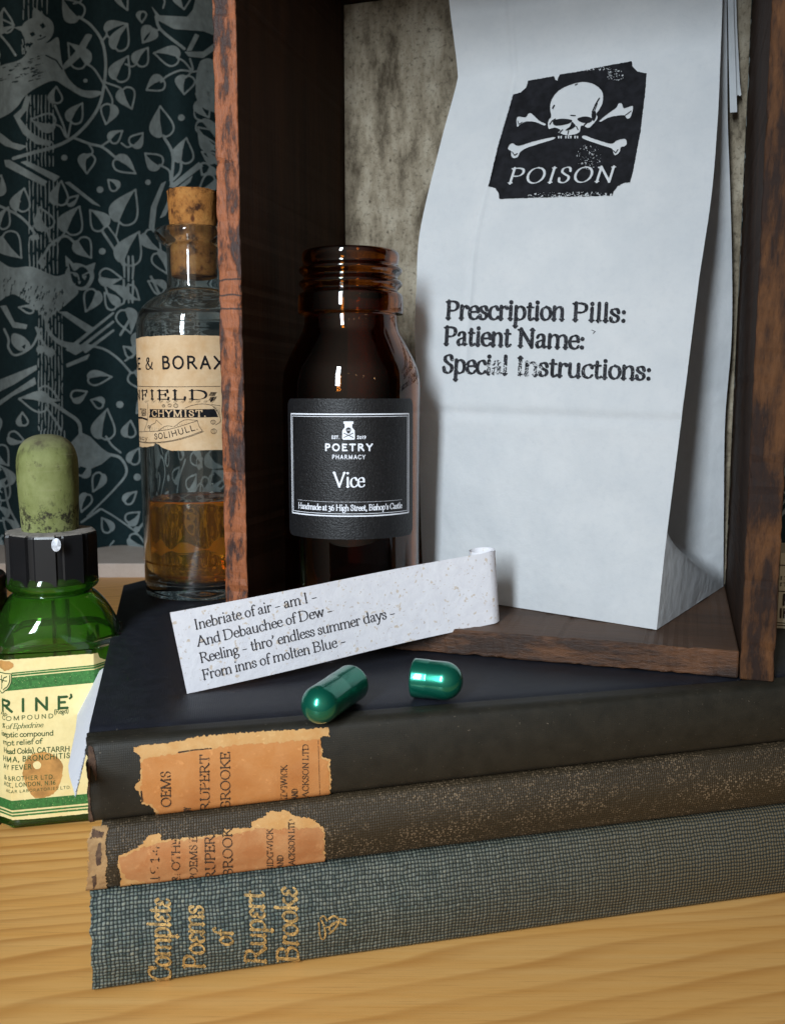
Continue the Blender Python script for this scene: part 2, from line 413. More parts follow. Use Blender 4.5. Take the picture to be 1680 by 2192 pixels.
# ---------------------------------------------------------------- materials
class NT:
    def __init__(self, name):
        self.m = bpy.data.materials.new(name); self.m.use_nodes = True
        self.t = self.m.node_tree; self.b = self.t.nodes["Principled BSDF"]
        self._co = None
    def new(self, kind, **kw):
        n = self.t.nodes.new(kind)
        for k, v in kw.items(): setattr(n, k, v)
        return n
    def link(self, a, b): self.t.links.new(a, b)
    def co(self, scale=(1, 1, 1), rot=(0, 0, 0), src='Object'):
        tc = self.new('ShaderNodeTexCoord'); mp = self.new('ShaderNodeMapping')
        k = 1 / S if src == 'Object' else 1.0
        mp.inputs['Scale'].default_value = [k * s for s in scale]; mp.inputs['Rotation'].default_value = rot
        self.link(tc.outputs[src], mp.inputs['Vector'])
        return mp.outputs[0]
    def setin(self, sock, v):
        if hasattr(v, 'is_linked') or isinstance(v, bpy.types.NodeSocket): self.link(v, sock)
        else: sock.default_value = v
    def noise(self, vec, scale=1.0, detail=4.0, rough=.55, dist=0.0):
        n = self.new('ShaderNodeTexNoise'); self.link(vec, n.inputs['Vector'])
        n.inputs['Scale'].default_value = scale; n.inputs['Detail'].default_value = detail
        n.inputs['Roughness'].default_value = rough; n.inputs['Distortion'].default_value = dist
        return n.outputs['Fac']
    def voro(self, vec, scale=1.0):
        n = self.new('ShaderNodeTexVoronoi'); self.link(vec, n.inputs['Vector']); n.inputs['Scale'].default_value = scale
        return n.outputs['Distance']
    def ramp(self, fac, stops):
        n = self.new('ShaderNodeValToRGB'); e = n.color_ramp.elements
        while len(e) < len(stops): e.new(.5)
        for el, (p, c) in zip(e, stops):
            el.position = p; el.color = tuple(c) + (1,) if not isinstance(c, (int, float)) else (c, c, c, 1)
        self.link(fac, n.inputs[0]); return n.outputs[0]
    def mix(self, fac, a, b, mode='MIX'):
        n = self.new('ShaderNodeMix', data_type='RGBA', blend_type=mode)
        self.setin(n.inputs[0], fac)
        for s, v in ((n.inputs[6], a), (n.inputs[7], b)):
            self.setin(s, tuple(v) + (1,) if isinstance(v, (tuple, list)) else v)
        return n.outputs[2]
    def math(self, op, a, b=None, c=None):
        n = self.new('ShaderNodeMath', operation=op)
        for s, v in zip(n.inputs, (a, b, c)):
            if v is not None: self.setin(s, v)
        return n.outputs[0]
    def sep(self, vec):
        n = self.new('ShaderNodeSeparateXYZ'); self.link(vec, n.inputs[0]); return n.outputs
    def bump(self, h, strength=.3, dist=.02, prev=None):
        n = self.new('ShaderNodeBump'); n.inputs['Strength'].default_value = strength
        n.inputs['Distance'].default_value = dist * S
        self.link(h, n.inputs['Height'])
        if prev is not None: self.link(prev, n.inputs['Normal'])
        return n.outputs[0]
    def done(self, col=None, rough=None, normal=None, spec=None, **kw):
        b = self.b
        if col is not None: self.setin(b.inputs['Base Color'], tuple(col) + (1,) if isinstance(col, (tuple, list)) else col)
        if rough is not None: self.setin(b.inputs['Roughness'], rough)
        if normal is not None: self.link(normal, b.inputs['Normal'])
        if spec is not None: b.inputs['Specular IOR Level'].default_value = spec
        for k, v in kw.items(): self.setin(b.inputs[k.replace('_', ' ')], v)
        return self.m

def ink_mat(name, col, rough=.6, var=.35, scale=6, spec=.3, **kw):
    n = NT(name); c = n.co()
    f = n.noise(c, scale, 3, .6)
    a = tuple(min(1, x * (1 + var)) for x in col); b = tuple(x * (1 - var) for x in col)
    return n.done(n.ramp(f, [(.35, b), (.65, a)]), rough, spec=spec, **kw)

def paper_mat(name, base, stain, bump=.25, rough=.75, scale=1.2, amount=.5, fibre=9.0):
    n = NT(name); c = n.co()
    f = n.noise(c, scale, 5, .62, .3); g = n.noise(c, fibre, 4, .6)
    col = n.mix(n.ramp(f, [(.42, 0.0), (.72, amount)]), base, stain)
    col = n.mix(n.ramp(g, [(.3, .16), (.6, 0.0)]), col, tuple(x * .72 for x in stain))
    return n.done(col, rough, n.bump(g, bump, .02), spec=.25)

# painted, worn crate wood (bare orange timber showing through nearly black varnish)
CUTS = [7.58, 7.27, 6.99]
def crate_mat(name, bare, dark, thr, stretch, rough=.42, tint=.18, soft=.05, bump=.5, scale=1.0, spec=.35, cuts=()):
    n = NT(name)
    g = n.co(stretch)
    big = n.noise(g, 1.1 * scale, 5, .66, .25)
    fine = n.noise(g, 6.5 * scale, 5, .72)
    wide = n.noise(n.co(), .55, 3, .5)
    f = n.math('ADD', n.math('MULTIPLY', big, .74), n.math('ADD', n.math('MULTIPLY', fine, .26), n.math('MULTIPLY', wide, .08)))
    mask = n.ramp(f, [(thr - soft, 0.0), (thr + soft, 1.0)])
    bcol = n.mix(n.ramp(fine, [(.3, 0.0), (.7, 1.0)]), tuple(x * .62 for x in bare), tuple(min(1, x * 1.25) for x in bare))
    pits = n.ramp(n.voro(n.co(tuple(3.2 * s for s in stretch)), 1.6), [(.03, 1.0), (.1, 0.0)])
    bcol = n.mix(n.math('MULTIPLY', pits, .8), bcol, tuple(x * .3 for x in bare))
    dcol = n.mix(n.ramp(fine, [(.35, 0.0), (.75, tint)]), dark, bare)
    col = n.mix(mask, bcol, dcol)
    for k, cz_ in enumerate(cuts):                       # old saw cuts across the board
        zz = n.math('ADD', n.sep(n.co())[2], n.math('MULTIPLY', n.noise(n.co((1.5, 1.5, .5), (0, 0, k)), 1.3, 2, .5), .16))
        d = n.math('ABSOLUTE', n.math('SUBTRACT', zz, cz_ + .08))
        col = n.mix(n.ramp(n.math('MULTIPLY', d, 10.0), [(.12, .85), (.26, 0.0)]), col, (.02, .012, .010))
    r = n.math('ADD', rough, n.math('MULTIPLY', fine, .22))
    h = n.math('ADD', n.math('MULTIPLY', mask, .35), n.math('MULTIPLY', fine, .9))
    return n.done(col, r, n.bump(h, bump, .05), spec=spec)

M_front = crate_mat('worn_orange_timber', (.28, .086, .030), (.018, .011, .011), .548, (2.3, 2.3, .62), tint=.24, soft=.032, cuts=CUTS)
M_right = crate_mat('worn_brown_timber', (.105, .045, .018), (.016, .010, .009), .522, (2.0, 2.0, .45), rough=.6, spec=.15, soft=.06)
M_sill = crate_mat('worn_dark_timber', (.105, .042, .016), (.024, .013, .009), .53, (.5, 1.5, 2.0), rough=.5, soft=.06)
M_inside = crate_mat('dark_stained_timber', (.055, .024, .011), (.018, .009, .005), .52, (2.2, 2.2, .12), rough=.6, spec=.12, soft=.16, bump=.25)
M_shelf = crate_mat('scuffed_stained_timber', (.105, .054, .030), (.036, .019, .011), .54, (.22, 2.0, 2.0), rough=.46, soft=.16, bump=.3)
def backing_mat():
    n = NT('grey_fibreboard'); c = n.co((1.4, 1.4, .6))
    f = n.noise(c, 1.3, 6, .68); g = n.noise(n.co(), 9, 4, .7); s = n.voro(n.co((1, 1, .8)), 2.6)
    col = n.ramp(f, [(.34, (.075, .058, .038)), (.50, (.23, .19, .135)), (.68, (.36, .315, .24))])
    col = n.mix(n.ramp(g, [(.30, .75), (.48, 0.0)]), col, (.05, .038, .026))
    col = n.mix(n.ramp(s, [(.04, .8), (.12, 0.0)]), col, (.04, .03, .02))
    return n.done(col, .85, n.bump(g, .5, .05), spec=.2)
M_back = backing_mat()

def pine_mat():
    n = NT('varnished_pine')
    c = n.co((1, 1, 1), (0, 0, -.20))
    sx = n.sep(c)
    warp = n.noise(n.co((.035, .16, 1), (0, 0, -.20)), 1.0, 2, .5)
    y = n.math('ADD', sx[1], n.math('MULTIPLY', warp, 1.6))
    irr = n.noise(n.co((.010, .45, 1), (0, 0, -.20)), 1.0, 2, .5)
    ring = n.math('FRACT', n.math('ADD', n.math('MULTIPLY', y, 2.3), n.math('MULTIPLY', irr, 4.0)))
    ring2 = n.math('FRACT', n.math('MULTIPLY', y, .31))
    late = n.ramp(ring, [(.0, 0.0), (.55, .22), (.86, 1.0), (.93, .75), (1.0, 0.0)])
    soft = n.noise(n.co((.05, 1.6, 1), (0, 0, -.20)), 1.6, 5, .6)
    pore = n.noise(n.co((.4, 26, 1), (0, 0, -.20)), 1.4, 5, .75)
    amt = n.math('MULTIPLY', late, n.ramp(n.noise(n.co((.05, .5, 1), (0, 0, -.20)), 1, 2, .5), [(.3, .35), (.65, 1.0)]))
    col = n.mix(n.ramp(soft, [(.3, 0.0), (.7, 1.0)]), (.74, .365, .092), (.81, .465, .160))
    col = n.mix(n.math('MULTIPLY', amt, .80), col, (.43, .155, .022))
    col = n.mix(n.ramp(pore, [(.30, .6), (.47, 0.0)]), col, (.42, .19, .05))
    return n.done(col, n.math('ADD', .36, n.math('MULTIPLY', pore, .16)), n.bump(pore, .15, .02), spec=.4)
M_pine = pine_mat()
M_ledge = paper_mat('painted_pinkish_board', (.62, .55, .50), (.5, .42, .36), .1, .5)

# book cloths: a woven pattern in UV (units of the model)
def weave(n, pitch_u, pitch_v, src='UV'):
    tc = n.new('ShaderNodeTexCoord'); s = n.sep(tc.outputs[src])
    wob = n.noise(n.co((1.5, 1.5, 1.5)), 2.0, 3, .6)
    u = n.math('ADD', n.math('DIVIDE', s[0], pitch_u), n.math('MULTIPLY', wob, 1.4))
    v = n.math('ADD', n.math('DIVIDE', s[1], pitch_v), n.math('MULTIPLY', wob, 1.3))
    fu = n.math('SUBTRACT', n.math('FRACT', u), .5); fv = n.math('SUBTRACT', n.math('FRACT', v), .5)
    par = n.math('MODULO', n.math('ABSOLUTE', n.math('ADD', n.math('FLOOR', u), n.math('FLOOR', v))), 2.0)
    # thread cross-sections; the thread on top alternates like a checkerboard
    au = n.math('SUBTRACT', 1.0, n.math('POWER', n.math('MULTIPLY', n.math('ABSOLUTE', fu), 2.0), 2.2))
    av = n.math('SUBTRACT', 1.0, n.math('POWER', n.math('MULTIPLY', n.math('ABSOLUTE', fv), 2.0), 2.2))
    lu = n.math('COSINE', n.math('MULTIPLY', fu, 3.0)); lv = n.math('COSINE', n.math('MULTIPLY', fv, 3.0))
    warp = n.math('MULTIPLY', au, n.math('ADD', .35, n.math('MULTIPLY', lv, .65)))
    weft = n.math('MULTIPLY', av, n.math('ADD', .35, n.math('MULTIPLY', lu, .65)))
    h = n.math('ADD', n.math('MULTIPLY', par, warp), n.math('MULTIPLY', n.math('SUBTRACT', 1.0, par), weft))
    cb = n.new('ShaderNodeCombineXYZ'); n.link(n.math('FLOOR', u), cb.inputs[0]); n.link(n.math('FLOOR', v), cb.inputs[1])
    wn = n.new('ShaderNodeTexWhiteNoise', noise_dimensions='2D'); n.link(cb.outputs[0], wn.inputs['Vector'])
    n.rand = wn.outputs['Value']
    cu = n.new('ShaderNodeTexWhiteNoise', noise_dimensions='1D'); n.link(n.math('FLOOR', u), cu.inputs['W'])
    cv = n.new('ShaderNodeTexWhiteNoise', noise_dimensions='1D'); n.link(n.math('FLOOR', v), cv.inputs['W'])
    n.thread = n.math('ADD', n.math('MULTIPLY', par, cu.outputs['Value']), n.math('MULTIPLY', n.math('SUBTRACT', 1.0, par), cv.outputs['Value']))
    return h, par

def cloth_teal():
    n = NT('teal_buckram'); h, par = weave(n, .060, .064)
    spot = n.noise(n.co(), 5.5, 3, .6); fade = n.noise(n.co(), .35, 3, .5)
    lo = n.mix(n.ramp(fade, [(.35, 0.0), (.65, 1.0)]), (.010, .018, .021), (.010, .016, .016))
    hi = n.mix(n.ramp(spot, [(.35, 0.0), (.7, 1.0)]), (.100, .140, .116), (.25, .25, .19))
    hi = n.mix(n.math('MULTIPLY', par, .35), hi, (.045, .085, .11))
    hi = n.mix(n.math('MULTIPLY', n.rand, .85), hi, (.028, .042, .038))
    hi = n.mix(n.math('MULTIPLY', n.math('POWER', n.thread, 1.6), .6), hi, (.27, .29, .245))
    dim_warm = n.math('ADD', n.math('MULTIPLY', n.sep(n.co((.062, .062, .062)))[0], 1.0), n.math('MULTIPLY', n.noise(n.co((.3, 1, 1)), .8, 4, .6), .5))
    hi = n.mix(n.ramp(dim_warm, [(.40, 0.0), (.90, .92)]), hi, (.125, .096, .052))  # dim warm light towards the right end, put into the cloth colour
    col = n.mix(n.ramp(h, [(.25, 0.0), (.9, 1.0)]), lo, hi)
    return n.done(col, .55, n.bump(h, .55, .03), spec=.3)
def cloth_brown():
    n = NT('brown_black_cloth'); h, par = weave(n, .040, .046)
    spot = n.noise(n.co(), 8, 3, .65); wear = n.noise(n.co((.5, 1, 1.4)), 1.2, 4, .65)
    uv = n.sep(n.new('ShaderNodeTexCoord').outputs['UV'])
    edge = n.ramp(uv[2] if False else n.noise(n.co((.15, 1, 1)), .6, 2, .5), [(.4, 0.0), (.7, 1.0)])
    base = n.mix(edge, (.026, .018, .009), (.042, .028, .013))
    dots = n.math('MULTIPLY', n.ramp(n.voro(n.co(), 24.0), [(.20, 1.0), (.45, 0.0)]), n.ramp(n.math('ADD', n.math('MULTIPLY', spot, .45), n.math('MULTIPLY', wear, .65)), [(.48, .05), (.66, 1.0)]))
    col = n.mix(dots, base, (.21, .145, .085))
    return n.done(col, .55, n.bump(h, .4, .02), spec=.35)
def cloth_navy(name, base, hi, rough=.44):
    n = NT(name); h, par = weave(n, .030, .034)
    g = n.noise(n.co(), 3.0, 5, .65); sp = n.noise(n.co(), 22, 2, .6)
    col = n.mix(n.ramp(g, [(.35, 0.0), (.7, 1.0)]), base, hi)
    col = n.mix(n.ramp(sp, [(.70, 0.0), (.78, .45)]), col, (.25, .2, .15))
    return n.done(col, n.math('ADD', rough, n.math('MULTIPLY', g, .16)), n.bump(h, .18, .012), spec=.42)
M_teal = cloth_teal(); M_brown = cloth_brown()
M_navy = cloth_navy('navy_book_cloth', (.0062, .0068, .0108), (.0105, .0118, .0185))
M_spine = cloth_navy('green_black_spine_cloth', (.0090, .0078, .0045), (.018, .0145, .0085), .52)
M_pages = paper_mat('foxed_page_edges', (.50, .38, .22), (.24, .14, .06), .3)
M_worn = paper_mat('frayed_tan_boards', (.42, .26, .12), (.16, .08, .035), .9, .9, 3.0, .9)
M_fray = paper_mat('dark_frayed_cloth', (.06, .035, .025), (.20, .12, .07), .9, .9, 5.0, .7)
def label_orange(name, base, pale, dark):
    n = NT(name); c = n.co()
    f = n.noise(c, 2.4, 6, .68, .4); g = n.noise(c, 8, 4, .65); k = n.noise(c, 1.0, 3, .5)
    col = n.mix(n.ramp(f, [(.38, 0.0), (.68, .8)]), base, pale)
    col = n.mix(n.ramp(g, [(.60, 0.0), (.74, .65)]), col, tuple(min(1, x * 1.35) for x in pale))
    col = n.mix(n.ramp(k, [(.5, 0.0), (.75, .55)]), col, dark)
    return n.done(col, .75, n.bump(g, .35, .02), spec=.25)
M_lab1 = label_orange('sunned_paper_label', (.46, .185, .052), (.52, .24, .085), (.35, .120, .032))
M_lab2 = label_orange('rubbed_paper_label', (.41, .165, .058), (.50, .26, .11), (.30, .105, .032))
M_torn = label_orange('torn_paper_label_core', (.50, .255, .085), (.58, .36, .155), (.43, .19, .055))
M_inkbrown = ink_mat('brown_black_ink', (.045, .026, .016), .7, .5)
M_gold = ink_mat('rubbed_gilt', (.43, .27, .095), .5, .55, 14, .4, Metallic=.2)

def bag_mat():
    n = NT('white_kraft_paper'); c = n.co()
    f = n.noise(c, .9, 5, .6); g = n.noise(c, 7, 4, .7); d = n.noise(c, 22, 2, .6)
    col = n.mix(n.ramp(f, [(.35, 0.0), (.7, 1.0)]), (.66, .675, .69), (.73, .735, .74))
    col = n.mix(n.ramp(g, [(.25, .3), (.5, 0.0)]), col, (.58, .60, .63))
    h = n.math('ADD', n.math('MULTIPLY', n.noise(c, 1.1, 3, .55), 3.2), n.math('MULTIPLY', d, .25))
    m = n.done(col, .72, n.bump(h, .26, .09), spec=.3)
    tr = n.new('ShaderNodeBsdfTranslucent'); n.link(col, tr.inputs[0])
    mx = n.new('ShaderNodeMixShader'); mx.inputs[0].default_value = .36
    out = n.t.nodes['Material Output']
    n.link(n.b.outputs[0], mx.inputs[1]); n.link(tr.outputs[0], mx.inputs[2]); n.link(mx.outputs[0], out.inputs[0])
    return m
M_bag = bag_mat()
M_blackink = ink_mat('black_stamp_ink', (.008, .008, .010), .75, .4, 5, .12)
M_stamp = ink_mat('grey_black_stamp_ink', (.022, .022, .026), .75, .6, 12, .12)
def seed_paper():
    n = NT('flecked_handmade_paper'); c = n.co()
    v = n.noise(n.co((1, 1.0, 1.0)), 9.0, 2, .5); v2 = n.noise(n.co((1.3, 1.2, 1.6), (.3, .2, .5)), 11, 2, .5)
    cr = n.noise(c, 4.5, 5, .7, .6)
    col = n.mix(n.ramp(cr, [(.3, 0.0), (.7, 1.0)]), (.66, .645, .68), (.75, .735, .76))
    col = n.mix(n.ramp(v, [(.64, 0.0), (.70, .65)]), col, (.52, .39, .25))
    col = n.mix(n.ramp(v2, [(.67, 0.0), (.71, .6)]), col, (.42, .33, .27))
    return n.done(col, .8, n.bump(cr, .35, .03), spec=.2)
M_strip = seed_paper()
M_slip = paper_mat('plain_white_paper', (.72, .74, .80), (.66, .69, .76), .08)
M_textink = ink_mat('soft_black_ink', (.035, .033, .038), .7, .3)

def glass(name, col, rough=.0, ior=1.5, dust=0.0, clear=1.0):
    n = NT(name); b = n.b
    b.inputs['Transmission Weight'].default_value = clear
    b.inputs['IOR'].default_value = ior
    r = rough
    if dust:
        g = n.noise(n.co(), 2.2, 6, .7)
        r = n.ramp(g, [(.4, rough), (.75, rough + dust)])
    return n.done(col, r)
M_amber = glass('amber_glass', (.23, .060, .005), .015)
M_green = glass('green_glass', (.24, .70, .10), .02, dust=.10, clear=.965)
M_clear = glass('clear_glass', (.93, .96, .95), .005, dust=.02, clear=.996)
M_liquid = glass('amber_liquid', (1.0, .36, .015), 0.0, 1.36, clear=.93)
def cork_mat():
    n = NT('stained_cork'); c = n.co()
    f = n.noise(c, 1.8, 5, .7); v = n.voro(n.co((1, 1, .6)), 3.4); g = n.noise(c, 7, 4, .7)
    col = n.ramp(f, [(.40, (.050, .018, .007)), (.52, (.36, .145, .035)), (.75, (.50, .24, .065))])
    col = n.mix(n.ramp(v, [(.10, 1.0), (.22, 0.0)]), col, (.10, .030, .010))
    col = n.mix(n.ramp(g, [(.25, .7), (.45, 0.0)]), col, (.05, .02, .01))
    return n.done(col, .8, n.bump(g, .6, .05), spec=.2)
M_cork = cork_mat()
M_oldlab = paper_mat('foxed_chemist_label', (.62, .44, .265), (.50, .29, .125), .25, .7, 1.5, .8)
def rubber():
    n = NT('perished_green_rubber'); c = n.co()
    f = n.noise(n.co((1, 1, .7)), 1.3, 5, .68); g = n.noise(c, 6, 5, .75); st = n.noise(n.co((.4, .4, 5)), 1.5, 3, .6)
    col = n.ramp(f, [(.32, (.050, .045, .018)), (.46, (.165, .185, .060)), (.72, (.25, .27, .11))])
    col = n.mix(n.ramp(g, [(.28, .75), (.42, 0.0)]), col, (.045, .040, .016))
    col = n.mix(n.ramp(st, [(.62, 0.0), (.72, .35)]), col, (.28, .27, .14))
    up = n.ramp(n.sep(n.new('ShaderNodeNewGeometry').outputs['Normal'])[2], [(.25, 0.0), (.9, .8)])
    col = n.mix(n.math('MULTIPLY', up, n.ramp(f, [(.3, .5), (.6, 1.0)])), col, (.15, .135, .085))       # settled dust
    zz = n.math('SUBTRACT', n.sep(n.co())[2], BULB_Z)
    spk = n.math('MULTIPLY', n.ramp(zz, [(.15, 1.0), (.42, 0.0)]), n.ramp(g, [(.42, 1.0), (.52, 0.0)]))
    col = n.mix(spk, col, (.03, .028, .014))
    return n.done(col, .72, n.bump(g, .35, .03), spec=.3)
BULB_Z = 6.55
M_rubber = rubber()
def bake():
    n = NT('black_bakelite'); g = n.noise(n.co(), 4, 5, .7)
    nz = n.new('ShaderNodeNewGeometry'); z = n.sep(nz.outputs['Normal'])[2]
    top = n.ramp(z, [(.6, 0.0), (.9, 1.0)])
    col = n.mix(n.math('MULTIPLY', top, n.ramp(g, [(.3, .4), (.6, 1.0)])), (.010, .010, .011), (.30, .27, .24))
    return n.done(col, n.math('ADD', .30, n.math('MULTIPLY', top, .5)), spec=.45)
M_bake = bake()
M_chip = ink_mat('grey_chip', (.55, .57, .62), .3, .4, 10)
M_glabel = paper_mat('cream_label_paper', (.86, .73, .37), (.78, .58, .22), .12, .6, 1.4, .5)
M_ginkA = ink_mat('label_green_ink', (.045, .17, .04), .6, .3, 14)
M_ginkB = ink_mat('dark_green_ink', (.030, .085, .025), .6, .3)
M_stain = ink_mat('brown_stain', (.50, .255, .075), .6, .25, 3)
M_stain2 = ink_mat('pale_rub_mark', (.75, .66, .42), .6, .1, 3)
M_blabel = None
def black_label():
    n = NT('grained_black_label'); g = n.noise(n.co(), 24, 3, .65); k = n.noise(n.co(), 9, 2, .5)
    col = n.ramp(g, [(.35, (.006, .006, .007)), (.62, (.012, .012, .013)), (.80, (.05, .05, .054))])
    return n.done(col, .42, n.bump(g, .6, .022), spec=.35)
M_blabel = black_label()
M_white = ink_mat('white_print', (.72, .73, .78), .6, .05)
M_capsule = NT('metallic_green_capsule').done((.008, .19, .122), .24, Metallic=.72, spec=.5, Coat_Weight=.6, Coat_Roughness=.06)
def cloth_curtain():
    n = NT('dark_teal_curtain'); g = n.noise(n.co(), 3.5, 4, .6)
    return n.done(n.ramp(g, [(.3, (.009, .024, .029)), (.7, (.013, .034, .041))]), .85, n.bump(g, .1, .03), spec=.2)
M_curtain = cloth_curtain()
M_print = ink_mat('grey_block_print', (.235, .29, .305), .85, .16, 2.2)
M_pot = ink_mat('dark_turned_wood', (.035, .012, .006), .4, .4, 2)
M_card = paper_mat('cream_card', (.62, .55, .40), (.55, .46, .30), .1)
# ---------------------------------------------------------------- setting: table top, ledge
def tag(o, **kw):
    for k, v in kw.items(): o[k] = v
    return o

def beveled_box(x0, y0, z0, x1, y1, z1, bev=.03, seg=2):
    bm = bmesh.new()
    r = bmesh.ops.create_cube(bm, size=1.0)
    for v in bm.verts:
        v.co = Vector((x0 + (v.co.x + .5) * (x1 - x0), y0 + (v.co.y + .5) * (y1 - y0), z0 + (v.co.z + .5) * (z1 - z0)))
    if bev: bmesh.ops.bevel(bm, geom=bm.edges[:], offset=bev, segments=seg, profile=.5, affect='EDGES')
    return bm

def solid(name, bm, m, **props):
    me = bpy.data.meshes.new(name); bm.to_mesh(me); bm.free(); me.transform(Matrix.Scale(S, 4)); me.materials.append(m)
    o = bpy.data.objects.new(name, me); COL.objects.link(o)
    return tag(o, **props)

table = solid('table_top', beveled_box(-60, 5.5, -1.4, 60, 46.3, 0.0, .06), M_pine, kind='structure')
ledge = solid('ledge', beveled_box(-60, 46.32, -1.4, 60, 53.5, .70, .05), M_ledge, kind='structure')

# ---------------------------------------------------------------- patterned curtain
def fold(x):
    x = np.asarray(x, float)
    w = x + .35 * np.sin(x * .31 + 1)
    return 50.2 + 1.9 * np.sin((w + 16.6) * 2 * math.pi / 7.4) + .25 * np.sin(w * 1.9 + .4)
CUR = Thing('curtain', 'dark teal curtain printed with grey cats, branches and heart shaped leaves', 'curtain', (-10, 50, .7))
xs = np.arange(-44, 44.01, .22); zs = np.linspace(.72, 34, 12)
Vc = np.array([(x, fold(x), z) for x in xs for z in zs])
CUR.part('cloth', Vc, grid_faces(len(xs), len(zs)), M_curtain, smooth=True)
def on_curtain(x, y, off=.03):
    P = at_y(x, y, np.full(np.shape(x), 50.2))
    for _ in range(14):
        P = .5 * P + .5 * at_y(x, y, fold(P[..., 0]) - off)
    P = at_y(x, y, fold(P[..., 0]) - off)
    return P

K = 3.2132                      # tracing scale of the curtain drawing
ink = Ink(-70, -60, 480, 1260, 1.7)
def kp(P): return np.array(P, float) / K
def leaf(bx, by, tx, ty, w=1.0, side=1, half=True):
    b = np.array((bx, by), float); t = np.array((tx, ty), float)
    L = np.hypot(*(t - b)); e = (t - b) / L; n = np.array((-e[1], e[0])) * side
    prof = [(0, .02), (-.03, .16), (.06, .34), (.24, .44), (.46, .38), (.70, .22), (.88, .08), (1.0, 0)]
    R = catmull([b + e * (a * L) + n * (h * L * w) for a, h in prof], 5)
    Lf = catmull([b + e * (a * L) - n * (h * L * w) for a, h in prof], 5)
    ink.stroke(kp(R), 13 / K); ink.stroke(kp(Lf), 13 / K)
    if half: ink.poly(kp(np.vstack([R, [b + e * L * .99 + n * 4, b + e * L * .5 + n * 9, b]])))
def vine(P, w=16, w2=None):
    C = catmull(P, 7); ink.stroke(kp(C), np.linspace(w, w2 or w, len(C)) / K)
def bar(P): ink.poly(kp(P))
def dot(x, y, r=24): ink.poly(kp([(x + r * math.cos(a), y + r * .95 * math.sin(a)) for a in np.linspace(0, 6.28, 14)[:-1]]))
rr = random.Random(4)
def hatch(x0, x1, y0, y1, n, w=7.5):
    for i in range(n):
        x = x0 + (x1 - x0) * (i + .5) / n; y = y0
        while y < y1:
            l = rr.uniform(60, 190); e = min(y + l, y1)
            ink.stroke(kp([(x + rr.uniform(-3, 3), y), (x + rr.uniform(-4, 4), (y + e) / 2), (x + rr.uniform(-3, 3), e)]), [w / K, w * 1.25 / K, w * .8 / K])
            y = e + rr.uniform(8, 26)
# trunk behind the cats
hatch(150, 340, -160, 130, 6); hatch(175, 380, 650, 1140, 8); hatch(190, 410, 1240, 1880, 8); hatch(255, 440, 2080, 2960, 8); hatch(270, 455, 2960, 3400, 8)
# first cat
cat1 = [(-190, 560), (0, 450), (150, 400), (235, 290), (330, 290), (400, 250), (415, 330), (430, 430), (470, 530), (560, 610), (680, 620), (700, 640), (640, 668), (560, 655), (450, 590), (370, 550), (250, 600), (170, 660), (120, 730), (20, 800), (-190, 850)]
ink.poly(kp(catmull(cat1, 4, True)))
ink.poly(kp(catmull([(440, 440), (520, 350), (575, 260), (600, 228), (636, 240), (610, 290), (560, 380), (455, 468)], 4, True)))
ink.poly(kp(catmull([(150, 200), (170, 150), (240, 112), (315, 108), (365, 150), (370, 220), (330, 280), (270, 298), (200, 280), (165, 245)], 4, True)))
bar([(240, 120), (232, 42), (262, 60), (330, 118)]); bar([(95, 182), (165, 172), (190, 200), (160, 215)])
for P in ([(275, 165), (300, 150), (318, 175), (295, 195)], [(205, 225), (232, 212), (248, 232), (222, 248)], [(268, 236), (292, 232), (284, 252)]):
    ink.poly(kp(P), '-')
ink.stroke(kp([(262, 268), (290, 262), (318, 244)]), 8 / K, '-'); ink.stroke(kp([(318, 375), (390, 410), (430, 470)]), 10 / K, '-')
for i in range(46):
    x = rr.uniform(-150, 300); y = rr.uniform(430, 600) - x * .18
    l = rr.uniform(25, 70); ink.stroke(kp([(x, y), (x + l, y - l * .28)]), [8 / K, 2.2 / K], '-')
for i in range(14):
    x = rr.uniform(150, 235); y = 215 + (x - 150) * .4 + rr.uniform(0, 130); ink.stroke(kp([(x, y), (x + 5, y + 34)]), 8 / K)
bar([(95, 790), (150, 740), (180, 655), (212, 660), (195, 740), (140, 810), (215, 905), (290, 950), (365, 968), (340, 1000), (250, 985), (160, 915)])
bar([(-60, 860), (0, 905), (90, 975), (190, 1000), (140, 1030), (40, 1000), (-60, 930)])
# branches
vine([(95, 1085), (230, 1045), (360, 1010), (490, 950), (600, 850), (680, 730), (715, 600), (730, 430), (705, 280), (630, 170), (545, 110)], 24, 18)
bar([(30, 1095), (70, 1095), (330, 1245), (300, 1275), (40, 1140)]); bar([(140, 1110), (185, 1100), (415, 1210), (380, 1245)])
bar([(445, 1250), (480, 1245), (700, 1420), (640, 1400)])
vine([(515, 945), (620, 985), (710, 1010), (810, 1090)], 18); vine([(615, 990), (640, 1040), (600, 1080)], 13); vine([(700, 1000), (760, 960)], 14)
vine([(460, 940), (440, 860), (380, 720)], 14); vine([(470, 940), (490, 840)], 14); vine([(450, 930), (420, 870), (380, 850)], 12)
vine([(720, 580), (650, 470), (590, 430)], 14); vine([(735, 565), (830, 600), (850, 640)], 13); vine([(730, 590), (775, 680), (765, 740)], 13); vine([(700, 285), (735, 240)], 14)
for a in [(545, 120, 435, -20, 1, -1), (735, 215, 880, 160, .9, -1), (800, 330, 880, 160, .8, -1), (800, 540, 885, 380, .9, -1), (590, 440, 470, 290, .9, 1), (850, 610, 910, 745, 1, 1),
          (765, 720, 730, 850, 1, -1), (380, 700, 390, 590, 1.0, -1), (490, 830, 570, 705, .9, -1), (375, 850, 215, 815, .9, -1), (760, 960, 845, 895, .9, -1), (600, 1060, 600, 1190, 1, 1), (800, 1090, 935, 1190, .8, -1)]: leaf(*a)
